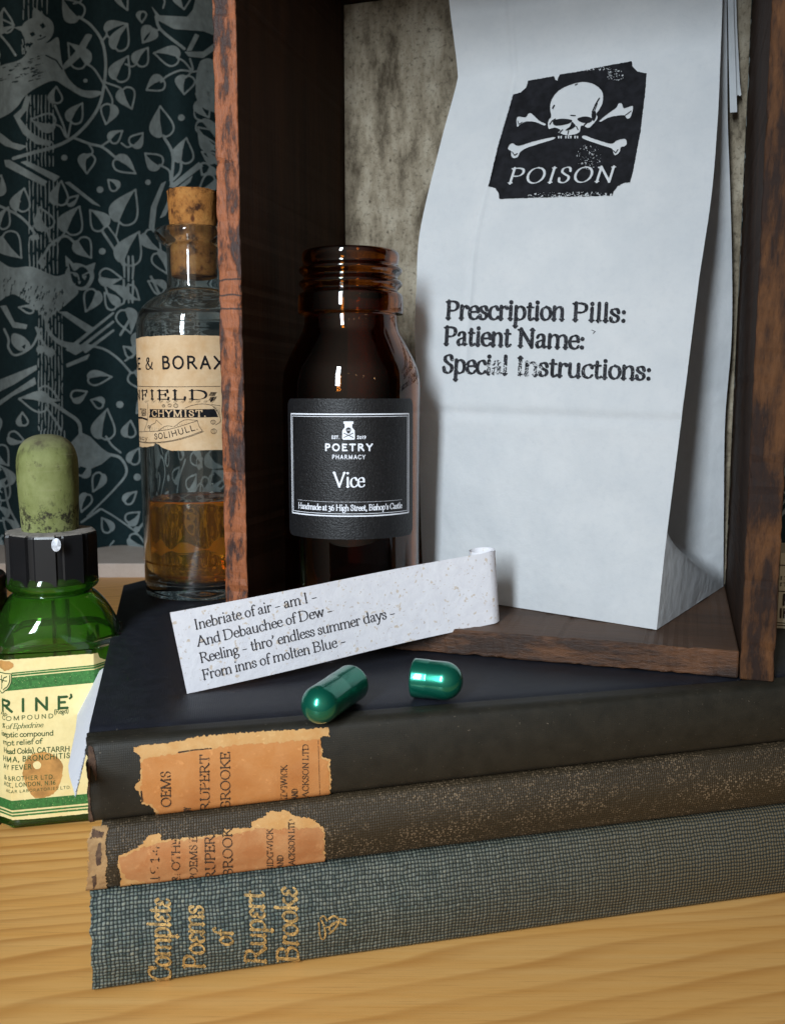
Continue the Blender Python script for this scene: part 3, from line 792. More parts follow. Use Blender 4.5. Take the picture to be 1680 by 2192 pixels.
# upper right plant
bar([(1040, 30), (1100, 100), (1290, 110), (1330, 60), (1360, -60), (1480, -60), (1480, 240), (1400, 210), (1200, 195), (1090, 135)])
vine([(1075, 110), (1110, 200), (1270, 330)], 20); vine([(1100, 200), (1050, 205)], 12); bar([(1345, 225), (1375, 240), (1320, 345), (1285, 345)]); bar([(1270, 350), (1400, 350), (1480, 290), (1480, 340), (1400, 395), (1300, 385)])
vine([(1310, 400), (1325, 480), (1240, 480), (1150, 520), (1110, 560)], 14); vine([(1320, 480), (1270, 420), (1220, 390)], 13); vine([(1330, 490), (1400, 480), (1470, 500)], 13); vine([(1320, 490), (1280, 530)], 12)
vine([(1400, 600), (1470, 680)], 22); vine([(1350, 640), (1375, 700)], 12)
for a in [(1050, 200, 985, 285, 1.1, 1), (1050, 190, 985, 290, 1.1, -1), (1230, 390, 1060, 360, .9, 1), (1120, 545, 1010, 615, 1.0, 1), (1280, 520, 1270, 645, 1.2, 1), (1375, 690, 1440, 805, 1, 1), (1120, 930, 1105, 725, .9, -1), (1100, 1140, 1000, 1050, 1, -1),
          (1250, 1110, 1285, 945, 1, -1), (1480, 1000, 1365, 870, 1, -1), (1480, 1230, 1370, 1300, 1, -1), (1250, -60, 1270, 60, 1.2, 1), (820, -60, 880, 65, .7, 1), (1480, 1100, 1390, 1040, .8, -1)]: leaf(*a)
vine([(1125, 930), (1190, 1060), (1180, 1260)], 20); vine([(1100, 1130), (1165, 1170), (1175, 1240)], 14); vine([(1250, 1110), (1240, 1180), (1185, 1240)], 18)
bar([(1160, 1280), (1200, 1290), (1400, 1140), (1370, 1110)]); bar([(1110, 1260), (1145, 1240), (1080, 1420), (1060, 1600), (1025, 1560), (1040, 1420)]); bar([(1180, 1320), (1330, 1200), (1310, 1250), (1210, 1330), (1140, 1480), (1100, 1500)])
for a in [(1000, 1600, 1110, 1720, .9, 1), (1130, 1990, 1020, 1930, .9, 1), (1080, 1740, 1150, 1880, .8, -1)]: leaf(*a)
dot(1250, 805); dot(1020, 1250, 20); dot(690, 1300); dot(705, 1725); dot(445, 1080, 22); dot(590, 550, 15)
# middle plants
vine([(-40, 1395), (100, 1460), (180, 1520), (240, 1600)], 18); bar([(210, 1615), (265, 1608), (275, 1640), (215, 1650)])
vine([(110, 1460), (120, 1400), (140, 1380)], 12); vine([(320, 1560), (345, 1640), (380, 1680)], 14); vine([(300, 1760), (350, 1680), (450, 1620), (530, 1680)], 18); vine([(450, 1590), (400, 1660)], 13)
vine([(700, 1580), (780, 1700), (850, 1820)], 18); vine([(750, 1560), (810, 1650), (830, 1760)], 12); vine([(820, 1530), (800, 1620)], 11)
bar([(285, 1750), (320, 1800), (300, 1850), (262, 1800)])
for a in [(130, 1440, 170, 1290, 1, -1), (400, 1400, 425, 1240, .9, -1), (320, 1570, 275, 1420, 1.0, -1), (460, 1590, 550, 1415, 1, -1), (720, 1560, 620, 1440, 1, 1), (820, 1520, 935, 1300, .9, -1), (540, 1650, 630, 1770, 1, 1), (20, 1620, 150, 1770, 1, 1),
          (470, 1400, 540, 1340, .7, 1), (850, 1800, 960, 1590, .9, -1), (0, 1560, 60, 1420, .8, -1), (-30, 1330, 10, 1200, 1, 1), (-60, 180, 100, 165, .8, 1), (30, 215, 30, 50, .9, -1)]: leaf(*a)
vine([(0, 230), (60, 300), (110, 375)], 16)
# second cat
cat2 = [(-160, 1700), (60, 1830), (220, 1830), (380, 1895), (470, 1880), (520, 1960), (540, 2010), (480, 2070), (400, 2140), (330, 2200), (360, 2290), (430, 2340), (550, 2365), (540, 2400), (420, 2375), (330, 2290), (290, 2170), (120, 2030), (40, 2040), (-160, 2140)]
ink.poly(kp(catmull(cat2, 4, True)))
for i in range(70):
    x = rr.uniform(20, 440); y = 1880 + (x * .25) + rr.uniform(0, 200); l = rr.uniform(24, 50)
    ink.stroke(kp([(x, y), (x - l * .3, y + l)]), [8 / K, 2.2 / K], '-')
ink.poly(kp(catmull([(450, 1870), (500, 1810), (570, 1815), (640, 1860), (645, 1920), (600, 1985), (540, 1990), (480, 1950)], 4, True)))
bar([(455, 1830), (450, 1750), (500, 1800), (520, 1830)]); bar([(580, 1830), (660, 1800), (640, 1880)])
ink.poly(kp(catmull([(475, 1800), (510, 1860), (560, 1830), (600, 1850), (620, 1900), (590, 1960), (545, 1970), (500, 1930)], 4, True)), '-')
for P in ([(500, 1885), (525, 1875), (530, 1905)], [(565, 1900), (600, 1890), (585, 1925)], [(535, 1930), (560, 1930), (548, 1955)]): bar(P)
vine([(480, 1870), (530, 1880), (545, 1920)], 10); vine([(610, 1870), (570, 1890)], 10)
for q in range(3): vine([(410, 1920 + q * 18), (470, 1935 + q * 12), (520, 1950)], 6)
bar([(400, 2140), (460, 2140), (650, 2255), (610, 2290)]); bar([(0, 2100), (45, 2095), (100, 2210), (190, 2230), (180, 2260), (90, 2250)])
for q in range(3): ink.stroke(kp([(470 + 60 * q, 2400 + 6 * q), (780, 2150 + 60 * q)]), [26 / K, 16 / K])
bar([(450, 2400), (640, 2370), (520, 2440)]); bar([(455, 2500), (620, 2430), (600, 2470), (460, 2525)])
vine([(600, 2370), (720, 2400), (820, 2470), (900, 2560)], 16); vine([(860, 2480), (920, 2440)], 12); vine([(890, 2200), (830, 2300)], 18)
for a in [(860, 2060, 720, 1960, .9, 1), (690, 1900, 840, 1910, .9, 1), (660, 2000, 590, 2140, .9, -1), (800, 2110, 720, 2010, .9, 1), (860, 2130, 900, 2290, 1, -1), (870, 1980, 960, 2060, .9, 1), (920, 2440, 850, 2380, .9, 1), (920, 2560, 980, 2680, 1, -1),
          (610, 2600, 770, 2590, .7, -1), (500, 2740, 600, 2690, .9, 1), (700, 3010, 740, 2810, .9, -1), (880, 3000, 900, 2890, 1, -1), (330, 2770, 130, 2740, .8, 1), (230, 2130, 130, 2110, .6, 1), (60, 3000, 170, 3030, .9, 1), (270, 2690, 410, 2750, .8, 1)]: leaf(*a)
hatch(840, 930, 1760, 2080, 3, 14)
vine([(730, 3000), (770, 3060), (830, 3110)], 14); vine([(330, 2750), (450, 2830), (540, 2900), (555, 2990)], 24); vine([(320, 2800), (400, 2920), (420, 2960)], 14)
bar([(555, 2970), (620, 3000), (700, 3080), (770, 3130), (700, 3190), (620, 3225), (540, 3200), (480, 3050)]); vine([(740, 3120), (830, 3150), (870, 3250), (780, 3370), (600, 3550)], 22, 12)
bar([(-60, 2630), (120, 2560), (255, 2505), (255, 2540), (100, 2640), (-60, 2720)]); bar([(-60, 2790), (240, 2590), (250, 2640), (90, 2720), (-60, 2830)])
ink.poly(kp(catmull([(90, 2290), (160, 2310), (210, 2370), (160, 2410), (120, 2400), (80, 2350)], 4, True))); ink.poly(kp([(150, 2380), (180, 2360), (170, 2400)]), '-')
vine([(30, 2260), (60, 2330), (60, 2390), (110, 2440), (220, 2380), (280, 2260)], 16); vine([(250, 2250), (290, 2340), (330, 2400)], 18); dot(280, 2400, 30); dot(345, 2420, 34)
for a in [(-30, 3080, 60, 3200, 1, 1), (60, 3330, 0, 3200, 1, 1), (-20, 3420, 60, 3280, 1, -1), (560, 3270, 610, 3170, 1, 1), (700, 3260, 640, 3380, .8, -1), (860, 3450, 940, 3380, .8, -1), (880, 3590, 960, 3520, 1, 1), (890, 3700, 1010, 3760, .8, 1), (600, 3400, 560, 3520, .8, 1), (760, 3650, 700, 3560, .9, 1), (40, 3560, -30, 3480, 1, 1), (900, 3180, 960, 3080, .9, -1), (100, 3650, 20, 3560, .8, 1)]: leaf(*a)
vine([(700, 3500), (800, 3560), (940, 3660)], 12); vine([(690, 3500), (560, 3590)], 16); vine([(30, 3330), (60, 3480), (130, 3620)], 14)
dot(825, 2780, 26); dot(945, 3280, 26); dot(940, 3640, 22)
for a in [(980, 2300, 930, 2430, 1, 1), (1010, 2760, 940, 2840, 1, 1), (1090, 2380, 1060, 2540, 1, 1), (1050, 3300, 1130, 3200, 1, 1), (1020, 3480, 1140, 3480, 1, -1), (1250, 2500, 1180, 2660, 1, -1), (1300, 3100, 1400, 3200, 1, -1), (1250, 3600, 1350, 3500, 1, 1), (1240, 2200, 1330, 2080, 1, -1)]: leaf(*a)
vine([(950, 3640), (1060, 3500), (1120, 3300), (1210, 3150)], 18); vine([(1060, 2600), (1150, 2700), (1250, 2650)], 16); vine([(1040, 1900), (1150, 2100), (1300, 2150)], 18); vine([(1190, 3900), (1260, 3650), (1300, 3400)], 18)
def is_free(x, y, m):
    i = int((x / K - ink.x0) / ink.c); j = int((y / K - ink.y0) / ink.c); q = int(m / K / ink.c)
    if i - q < 0 or j - q < 0 or i + q >= ink.nx or j + q >= ink.ny: return False
    return not (ink.F[j - q:j + q, i - q:i + q] > 0).any()
placed = 0
for _ in range(6000):                                # small leaves, sprigs and berries fill what is left of the ground
    x, y = rr.uniform(-170, 1480), rr.uniform(-150, 3850)
    big = placed < 46
    if placed > 64 or not is_free(x, y, 78 if big else 58): continue
    a = rr.uniform(0, 6.28); L = rr.uniform(105, 150) if big else rr.uniform(70, 90)
    dx, dy = math.cos(a) * L / 2, math.sin(a) * L / 2
    leaf(x - dx, y - dy, x + dx, y + dy, 1.0, rr.choice((-1, 1)))
    if big:
        b_ = a + rr.uniform(-.8, .8)
        vine([(x - dx, y - dy), (x - dx - math.cos(b_) * 40, y - dy - math.sin(b_) * 40), (x - dx - math.cos(b_ + .5) * 80, y - dy - math.sin(b_ + .5) * 80)], 12)
    placed += 1
W_, F_, _v = ink.mesh(on_curtain)
pr_ = CUR.part('block_print', W_, F_, M_print)
# the printed drop repeats to the sides, as the cloth does
for kx in (-1, 1, 2, 3, 4):
    W2 = W_.copy(); W2[:, 0] += 12.9 * kx; d_ = fold(W2[:, 0]) - .03; W2[:, 1] = d_
    CUR.part('block_print', W2, F_, M_print)

# ---------------------------------------------------------------- three stacked books
BA = .234
BX, BY = -4.6373, 13.4698
bu = np.array([math.cos(BA), math.sin(BA), 0]); bn = np.array([-math.sin(BA), math.cos(BA), 0])
H1, H2, H3, S2, S3 = 3.9575, 2.615, 1.535, .018, .0086
BLEN, BDEP = 17.6, 13.0

class Book:
    def __init__(self, name_label, yo, zb, zt, m_cover, m_spine, x0=0.0, bulge=.10, pages_in=.3, blen=BLEN, bd=.19, groove=.075, lean=0.0):
        self.yo = yo; self.zb, self.zt = zb, zt; self.x0 = x0
        org = np.array([BX, BY, 0]) + bn * yo + bu * x0
        org[2] = zb(0)
        self.t = Thing('book', name_label, 'book', org, BA, 'old books stacked on the table')
        self.org = org; self.bulge = bulge
        Lx = blen - x0
        self.L = Lx
        # spine profile in (y, t): t = 0 bottom, 1 top
        th = zt(6) - zb(6)
        self.th = th
        P = [(.42, -.0), (.30, .0), (.16, .006), (.05, .06), (.0, .16), (-bulge * .7, .32), (-bulge, .5), (-bulge * .7, .68), (.0, .84), (.05, .94), (.16, .994), (.30, 1.0), (.42, 1.0)]
        P = [(y - lean * (1 - t) * (y < .31), t) for y, t in P]
        self.prof = catmull(P, 6)
        d = np.hypot(np.diff(self.prof[:, 0]), np.diff(self.prof[:, 1] * th)); self.sarc = np.concatenate([[0], np.cumsum(d)])
        nx = 90; X = np.linspace(0, Lx, nx)
        V = []; UV = []
        rj = random.Random(int(th * 1000))
        for i, x in enumerate(X):
            for k, (y, t) in enumerate(self.prof):
                j = 0
                if i == 0: j = .012 * math.sin(k * .7) + rj.uniform(-.012, .012)
                V.append((x + j, y, self.zloc(x, t))); UV.append((x + x0, self.sarc[k]))
        self.spine = self.t.part('spine', V, grid_faces(nx, len(self.prof)), m_spine, local=True, smooth=True, uv=UV, solid=.10)
        for nm, ta, tb in (('front_cover', 1 - bd / th, 1.0), ('back_cover', 0.0, bd / th)):
            bm = bmesh.new()
            ys = [.40, .46, .52, .60, .72, 1.2] + list(np.linspace(2, BDEP, 12)); xsn = np.linspace(0, Lx, 14)
            lay = bm.loops.layers.uv.new('UVMap')
            def gz(y, tt, top):
                dip = -groove * math.exp(-((y - .52) / .09) ** 2) if ((nm == 'front_cover') == top) else 0
                return tt, dip if nm == 'front_cover' else -dip
            grid = {}
            for top in (True, False):
                for i, x in enumerate(xsn):
                    for j, y in enumerate(ys):
                        tt = tb if top else ta
                        _, dip = gz(y, tt, top)
                        yy, xx = y, x
                        r = .85                                        # rounded outer corners
                        for (cx, sx) in ((0, 1), (Lx, -1)):
                            if y > BDEP - r and abs(x - cx) < 1e-6: xx = cx + sx * (r - math.sqrt(max(0, r * r - (y - BDEP + r) ** 2)))
                        grid[top, i, j] = bm.verts.new((xx, yy, self.zloc(xx, tt) + dip))
            def fc(*vs):
                try:
                    f = bm.faces.new(vs); f.smooth = False
                    for l in f.loops: l[lay].uv = (l.vert.co.x + x0, l.vert.co.y + 3)
                except ValueError: pass
            I, J = len(xsn) - 1, len(ys) - 1
            for i in range(I):
                for j in range(J):
                    fc(grid[True, i, j], grid[True, i + 1, j], grid[True, i + 1, j + 1], grid[True, i, j + 1])
                    fc(grid[False, i, j], grid[False, i, j + 1], grid[False, i + 1, j + 1], grid[False, i + 1, j])
                fc(grid[True, i, 0], grid[False, i, 0], grid[False, i + 1, 0], grid[True, i + 1, 0])
                fc(grid[True, i, J], grid[True, i + 1, J], grid[False, i + 1, J], grid[False, i, J])
            for j in range(J):
                fc(grid[True, 0, j], grid[True, 0, j + 1], grid[False, 0, j + 1], grid[False, 0, j])
                fc(grid[True, I, j], grid[False, I, j], grid[False, I, j + 1], grid[True, I, j + 1])
            for f in bm.faces: f.smooth = True
            self.t.bm(nm, bm, m_cover, smooth=False)
        bm = bmesh.new()
        bmesh.ops.create_cube(bm, size=1)
        for v in bm.verts:
            x = pages_in if v.co.x < 0 else Lx - pages_in; y = .34 if v.co.y < 0 else BDEP - .3
            v.co = Vector((x, y, self.zloc(x, (bd + .004) / th if v.co.z < 0 else 1 - (bd + .004) / th)))
        self.t.bm('page_block', bm, M_pages)
    def zloc(self, x, t):
        xx = x + self.x0
        return self.zb(xx) + t * (self.zt(xx) - self.zb(xx)) - self.org[2]
    def spine_px(self, off=.012):
        """photograph pixel -> point a hair proud of the spine"""
        def fn(x, y):
            e = self.t.to_local(EYE); d = ray(x, y)
            c_, s_ = math.cos(BA), math.sin(BA)
            d = np.stack([d[..., 0] * c_ + d[..., 1] * s_, -d[..., 0] * s_ + d[..., 1] * c_, d[..., 2]], -1)
            yy = np.zeros(np.shape(x)); T = self.prof[:, 1]
            for _ in range(3):
                L = e + d * ((yy - e[1]) / d[..., 1])[..., None]
                xl = L[..., 0]
                zb = self.zb(xl + self.x0) - self.org[2]; zt = self.zt(xl + self.x0) - self.org[2]
                t = (L[..., 2] - zb) / (zt - zb)
                tt = np.clip(t, .0, 1.0)
                yy = np.clip(np.interp(tt, T[1:-1], self.prof[1:-1, 0]), -.5, .10)
            L = e + d * ((yy - e[1]) / d[..., 1])[..., None]; xl = L[..., 0]
            yy = np.interp(tt, T[1:-1], self.prof[1:-1, 0])
            over = np.maximum(t - 1, 0) * self.th
            yy = np.where(t > 1, .16 + over * 3.0, yy)           # folds over the joint on to the board
            # outward normal of the profile
            ny = np.gradient(self.prof[1:-1, 1] * self.th); nyy = np.gradient(self.prof[1:-1, 0])
            a = -np.interp(tt, T[1:-1], ny); b = np.interp(tt, T[1:-1], nyy)
            q = np.hypot(a, b) + 1e-9
            Q = np.stack([xl, yy + off * a / q, zb + tt * (zt - zb) + off * b / q], -1)
            c, s = math.cos(BA), math.sin(BA)
            return np.stack([Q[..., 0] * c - Q[..., 1] * s, Q[..., 0] * s + Q[..., 1] * c, Q[..., 2]], -1) + self.org
        return fn

def r7(P): P = np.asarray(P, float); return np.stack([170.6 + P[:, 0] / 2.273, 1421.3 + P[:, 1] / 2.273], -1)
def z7(P): P = np.asarray(P, float); return np.stack([170.6 + P[:, 0] / 4.82, 1535 + P[:, 1] / 4.82], -1)

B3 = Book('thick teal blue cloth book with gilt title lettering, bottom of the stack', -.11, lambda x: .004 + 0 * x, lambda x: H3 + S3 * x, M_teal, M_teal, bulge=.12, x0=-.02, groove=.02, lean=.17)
B2 = Book('brown black cloth book with frayed spine end and rubbed orange label, middle of the stack', -.05, lambda x: H3 + .004 + S3 * x, lambda x: H2 + S2 * x, M_brown, M_brown, x0=.20, bulge=.09, groove=.03)
B1 = Book('navy covered book with green black spine and torn orange paper label, top of the stack', 0.0, lambda x: H2 + .004 + S2 * x, lambda x: H1 + 0 * x, M_navy, M_spine, bulge=.05)

# paper label and lettering of the top book
f1 = B1.spine_px(.014)
ik = Ink(280, 1540, 720, 1770, .8)
ik.poly(r7([(262, 405), (300, 396), (420, 385), (600, 352), (900, 330), (1100, 318), (1210, 312), (1213, 350), (1170, 358), (1175, 400), (1180, 455), (1215, 465), (1221, 560), (1217, 655), (900, 697), (600, 737), (400, 767), (265, 776), (270, 764), (350, 745), (370, 720), (345, 690), (300, 680), (290, 620), (262, 600), (290, 560), (300, 490), (290, 440), (262, 425)]), rough=4.2, freq=.22)
W_, F_, _ = ik.mesh(f1); L1c = B1.t.part('paper_label', W_, F_, M_torn, smooth=True)
ik = Ink(280, 1540, 720, 1770, .8)
ik.poly(r7([(300, 490), (312, 462), (430, 440), (600, 418), (720, 398), (900, 388), (1060, 372), (1165, 366), (1172, 455), (1208, 470), (1214, 640), (900, 682), (600, 722), (405, 748), (378, 715), (350, 686), (306, 672), (300, 600)]), rough=6.0, freq=.13, seed=4)
W_, F_, _ = ik.mesh(B1.spine_px(.020)); B1.t.part('label_surface', W_, F_, M_lab1, parent=L1c, smooth=True)
ik = Ink(280, 1560, 720, 1770, .42)
def spine_text(s, P, cap_px, cv, **kw):
    A, B = cv(P); A[1] -= 8 if cap_px < 30 else 13; B[1] -= 2; text(ik, s, A, B, cap_px, up=(-1, 0.02), **kw)
kw1 = dict(weight=.15, thin=.075, serif=.12)
spine_text("OEMS", [(938, 960), (932, 560)], 20.5, z7, **kw1)
spine_text("BY", [(1140, 1003), (1140, 930)], 14, z7, **kw1)
spine_text("RUPERT", [(1336, 1000), (1330, 392)], 19.5, z7, **kw1)
spine_text("BROOKE", [(1547, 975), (1545, 365)], 20, z7, **kw1)
spine_text("IDGWICK", [(1006, 672), (1006, 495)], 13, r7, weight=.16, thin=.08)
spine_text("AND", [(1057, 672), (1057, 608)], 12, r7, weight=.16, thin=.08)
spine_text("ACKSON LTD", [(1110, 664), (1110, 393)], 12.5, r7, weight=.16, thin=.08)
ik.stroke(z7([(830, 1010), (850, 1000)]), 1.6); ik.stroke(z7([(1020, 362), (1170, 338), (1350, 322)]), [3.4, 2.4, 2.8])
ik.stroke(r7([(1158, 372), (1166, 655)]), .9); ik.stroke(z7([(632, 760), (642, 860)]), 3.5)
ik.wear(5, .16, .72)
W_, F_, _ = ik.mesh(B1.spine_px(.026)); B1.t.part('title_lettering', W_, F_, M_inkbrown, parent=L1c)

# second book: rubbed label
ik = Ink(240, 1720, 720, 1930, .8)
ik.poly(r7([(185, 935), (240, 915), (300, 880), (330, 835), (385, 825), (400, 858), (560, 840), (690, 828), (705, 805), (840, 795), (830, 770), (890, 745), (920, 720), (1010, 715), (1040, 740), (1130, 755), (1180, 790), (1190, 820), (1192, 1000), (1000, 1030), (700, 1065), (400, 1105), (330, 1108), (300, 1080), (245, 1068), (230, 1098), (195, 1090), (198, 1030), (185, 990)]), rough=4.5, freq=.2, seed=9)
W_, F_, _ = ik.mesh(B2.spine_px(.014)); L2c = B2.t.part('paper_label', W_, F_, M_torn, smooth=True)
ik = Ink(240, 1720, 720, 1930, .8)
ik.poly(r7([(192, 940), (245, 922), (310, 888), (410, 866), (560, 850), (700, 838), (850, 805), (1000, 800), (1180, 798), (1186, 990), (1000, 1018), (700, 1050), (420, 1090), (345, 1085), (310, 1060), (240, 1045), (205, 1010)]), rough=6.5, freq=.13, seed=14)
W_, F_, _ = ik.mesh(B2.spine_px(.020)); B2.t.part('label_surface', W_, F_, M_lab2, parent=L2c, smooth=True)
ik = Ink(240, 1720, 720, 1930, .42)
spine_text("1914", [(386, 1075), (384, 880)], 19, r7, **kw1)
ik.wear(7, .12, .56, seed=8)
spine_text("& OTHE", [(486, 1074), (484, 850)], 17, r7, **kw1)
spine_text("POEMS B", [(570, 1072), (568, 838)], 16, r7, **kw1)
ik.wear(5, .15, .68, seed=5)
spine_text("RUPER", [(657, 1062), (653, 838)], 20.5, r7, **kw1)
spine_text("BROOK", [(742, 1048), (738, 800)], 20, r7, **kw1)
spine_text("SIDGWICK", [(938, 1022), (936, 805)], 12.5, r7, weight=.16, thin=.08)
spine_text("AND", [(988, 1008), (986, 930)], 12.5, r7, weight=.16, thin=.08)
spine_text("JACKSON LTD", [(1043, 1005), (1041, 760)], 12.5, r7, weight=.16, thin=.08)
ik.wear(4, .17, .74, seed=2)
W_, F_, _ = ik.mesh(B2.spine_px(.026)); B2.t.part('title_lettering', W_, F_, M_inkbrown, parent=L2c)
# frayed left end of its spine
def z2(P): P = np.asarray(P, float); return np.stack([P[:, 0] / 6.566, 1677 + P[:, 1] / 6.566], -1)
ik = Ink(180, 1755, 260, 1935, .6)
ik.poly(z2([(1290, 620), (1500, 600), (1520, 640), (1490, 760), (1475, 900), (1510, 1100), (1480, 1250), (1500, 1480), (1520, 1560), (1370, 1600), (1250, 1640), (1200, 1600), (1240, 1100), (1230, 800)]), rough=4, freq=.3, seed=3)
W_, F_, _ = ik.mesh(B2.spine_px(.012)); FR = B2.t.part('frayed_spine_end', W_, F_, M_worn, smooth=True)
ik = Ink(180, 1755, 260, 1935, .5)
ik.poly(z2([(1380, 850), (1410, 830), (1425, 1000), (1410, 1140), (1350, 1150), (1340, 1000)]), rough=2.5, freq=.5, seed=6)
ik.poly(z2([(1290, 1300), (1350, 1270), (1350, 1400), (1310, 1470)]), rough=2.5, freq=.5, seed=7)
ik.poly(z2([(1300, 650), (1460, 690), (1430, 760), (1290, 760), (1260, 800)]), rough=3.5, freq=.5, seed=11)
W_, F_, _ = ik.mesh(B2.spine_px(.018)); B2.t.part('split_in_cloth', W_, F_, M_fray, parent=FR, smooth=True)
# worn edge strip at the top book's spine end
ik = Ink(170, 1580, 240, 1790, .6)
ik.poly(z7([(88, 300), (120, 300), (138, 330), (160, 430), (176, 600), (166, 660), (138, 560), (112, 470), (104, 560), (100, 760), (112, 960), (150, 1100), (120, 1118), (86, 1050), (84, 850), (86, 600)]), rough=2.0, freq=.4, seed=3)
W_, F_, _ = ik.mesh(B1.spine_px(.014)); B1.t.part('worn_spine_edge', W_, F_, M_fray, smooth=True)

# third book: gilt title
ik = Ink(300, 1880, 760, 2130, .42)
kg = dict(weight=.155, thin=.075, nib=32, slant=.08, xh=.66, serif=.10)
spine_text("Complɛtɛ", [(440, 1572), (436, 1148)], 46, r7, **kg)
spine_text("Poɛms", [(606, 1512), (598, 1180)], 45, r7, **kg)
spine_text("of", [(742, 1400), (742, 1300)], 40, r7, **kg)
spine_text("Rupɛrt", [(905, 1490), (892, 1112)], 45, r7, **kg)
spine_text("Brookɛ", [(1062, 1480), (1052, 1092)], 46, r7, **kg)
for P, w in (([(1160, 1260), (1166, 1320), (1180, 1338), (1192, 1318), (1184, 1270), (1170, 1238), (1186, 1226), (1200, 1250)], 3.6), ([(1186, 1288), (1230, 1268), (1250, 1250)], 3.2),
             ([(1210, 1240), (1232, 1226), (1256, 1240), (1250, 1270), (1226, 1300), (1212, 1286), (1230, 1262), (1262, 1256), (1292, 1270)], 4.4), ([(1262, 1240), (1290, 1244), (1284, 1262)], 4.0), ([(1228, 1300), (1210, 1312)], 3)):
    ik.stroke(catmull(r7(P), 5), w)
ik.wear(2.2, .5, .68, seed=21)
W_, F_, _ = ik.mesh(B3.spine_px(.016)); B3.t.part('gilt_lettering', W_, F_, M_gold)

# ---------------------------------------------------------------- wooden crate standing on the top book
QA, QX, QY = .3012, 6.8996, 16.4133
QT, QW, QD, QH = .549, 11.03, 6.42, 15.8
qr = np.array([math.cos(QA), -math.sin(QA), 0]); qd = np.array([math.sin(QA), math.cos(QA), 0])
QO = np.array([QX, QY, H1]) - qr * QW                     # left front lower corner
CR = Thing('wooden_crate', 'old open fronted wooden crate with chipped dark paint standing on the books', 'crate', QO, -QA)
def rough_board(x0, y0, z0, x1, y1, z1, axis, seed, jit=.03, seg=110, bev=.04):
    """A plank with worn, slightly ragged arrises; axis is the direction of its length."""
    bm = beveled_box(x0, y0, z0, x1, y1, z1, bev, 3)
    d = [Vector((1, 0, 0)), Vector((0, 1, 0)), Vector((0, 0, 1))][axis]
    lo, hi = (x0, y0, z0)[axis], (x1, y1, z1)[axis]
    for k in range(1, seg):
        p = Vector((0, 0, 0)); p[axis] = lo + (hi - lo) * k / seg
        bmesh.ops.bisect_plane(bm, geom=bm.verts[:] + bm.edges[:] + bm.faces[:], plane_co=p, plane_no=d)
    ctr = Vector(((x0 + x1) / 2, (y0 + y1) / 2, (z0 + z1) / 2)); half = Vector(((x1 - x0) / 2, (y1 - y0) / 2, (z1 - z0) / 2))
    for v in bm.verts:
        q = v.co * 2.2 + Vector((seed * 7.1, seed * 3.3, seed))
        n1 = mnoise.noise(q); n2 = mnoise.noise(v.co * 6.5 + Vector((seed, 0, seed * 2)))
        off = v.co - ctr
        edge = sum(1 for a in range(3) if a != axis and abs(off[a]) > half[a] - bev * 1.2)
        if edge >= 2:
            n3 = mnoise.noise(v.co * 11 + Vector((seed, 5, 0)))
            k = jit * (.25 + 1.5 * max(0, n2 - .12) + .9 * max(0, n3 - .1) + .35 * n1)
            for a in range(3):
                if a != axis: v.co[a] -= math.copysign(k, off[a])
        else:
            for a in range(3):
                if a != axis and abs(off[a]) > half[a] - 1e-4: v.co[a] -= math.copysign(jit * .10 * abs(n2), off[a])
    return bm
def crate_side(name, x0, x1, mfront, seed):
    b = rough_board(x0, 0, .0, x1, QD, QH, 2, seed, .034)
    o = CR.bm(name, b, M_inside)
    o.data.materials.append(mfront)
    for p in o.data.polygons:
        if p.normal.y < -.45: p.material_index = 1
    return o
crate_side('side_board', 0, QT, M_front, 1)
crate_side('side_board', QW - QT, QW + .07, M_right, 2)
o = CR.bm('bottom_board', rough_board(QT + .004, .01, 0.006, QW - QT - .004, QD, QT, 0, 3, .04), M_shelf)
o.data.materials.append(M_sill)
for p in o.data.polygons:
    if p.normal.y < -.45: p.material_index = 1
CR.bm('top_board', rough_board(QT + .004, .01, QH - QT, QW - QT - .004, QD, QH, 0, 4, .05), M_inside)
CR.bm('back_panel', beveled_box(QT + .004, QD - .2, QT + .004, QW - QT - .004, QD - .01, QH - QT - .004, .01, 1), M_back)
FLOOR = H1 + QT
def crate_pt(x, y, z): return QO + qr * x + qd * y + np.array([0, 0, z])

# ---------------------------------------------------------------- cream card box and dark turned pot at the picture's edges
cb = np.array([8.62, 20.35, H1 + .004])
CB = Thing('card_box', 'small cream card box with brown printing behind the crate corner', 'box', cb, -.25)
CB.bm('carton', beveled_box(0, 0, 0, 2.2, 1.6, 1.72, .02, 1), M_card)
def face_cb(x, z): return np.stack([x, np.full(np.shape(x), -.012), z], -1)
ik = Ink(0, 0, 2.2, 1.75, .012)
text(ik, "IK", (.04, .26), (.27, .26), .20, weight=.2, sans=True)
text(ik, "R", (.10, .55), (.26, .55), .24, weight=.2, sans=True)
for z in (.08, .14, .86, 1.45): ik.stroke([(.0, z), (2.1, z)], .022)
for z in (.98, 1.12): text(ik, "ne", (.02, z), (.3, z), .12, weight=.15)
W_, F_, _ = ik.mesh(lambda a, b: face_cb(a, b)); CB.part('printing', W_, F_, M_inkbrown, local=True)

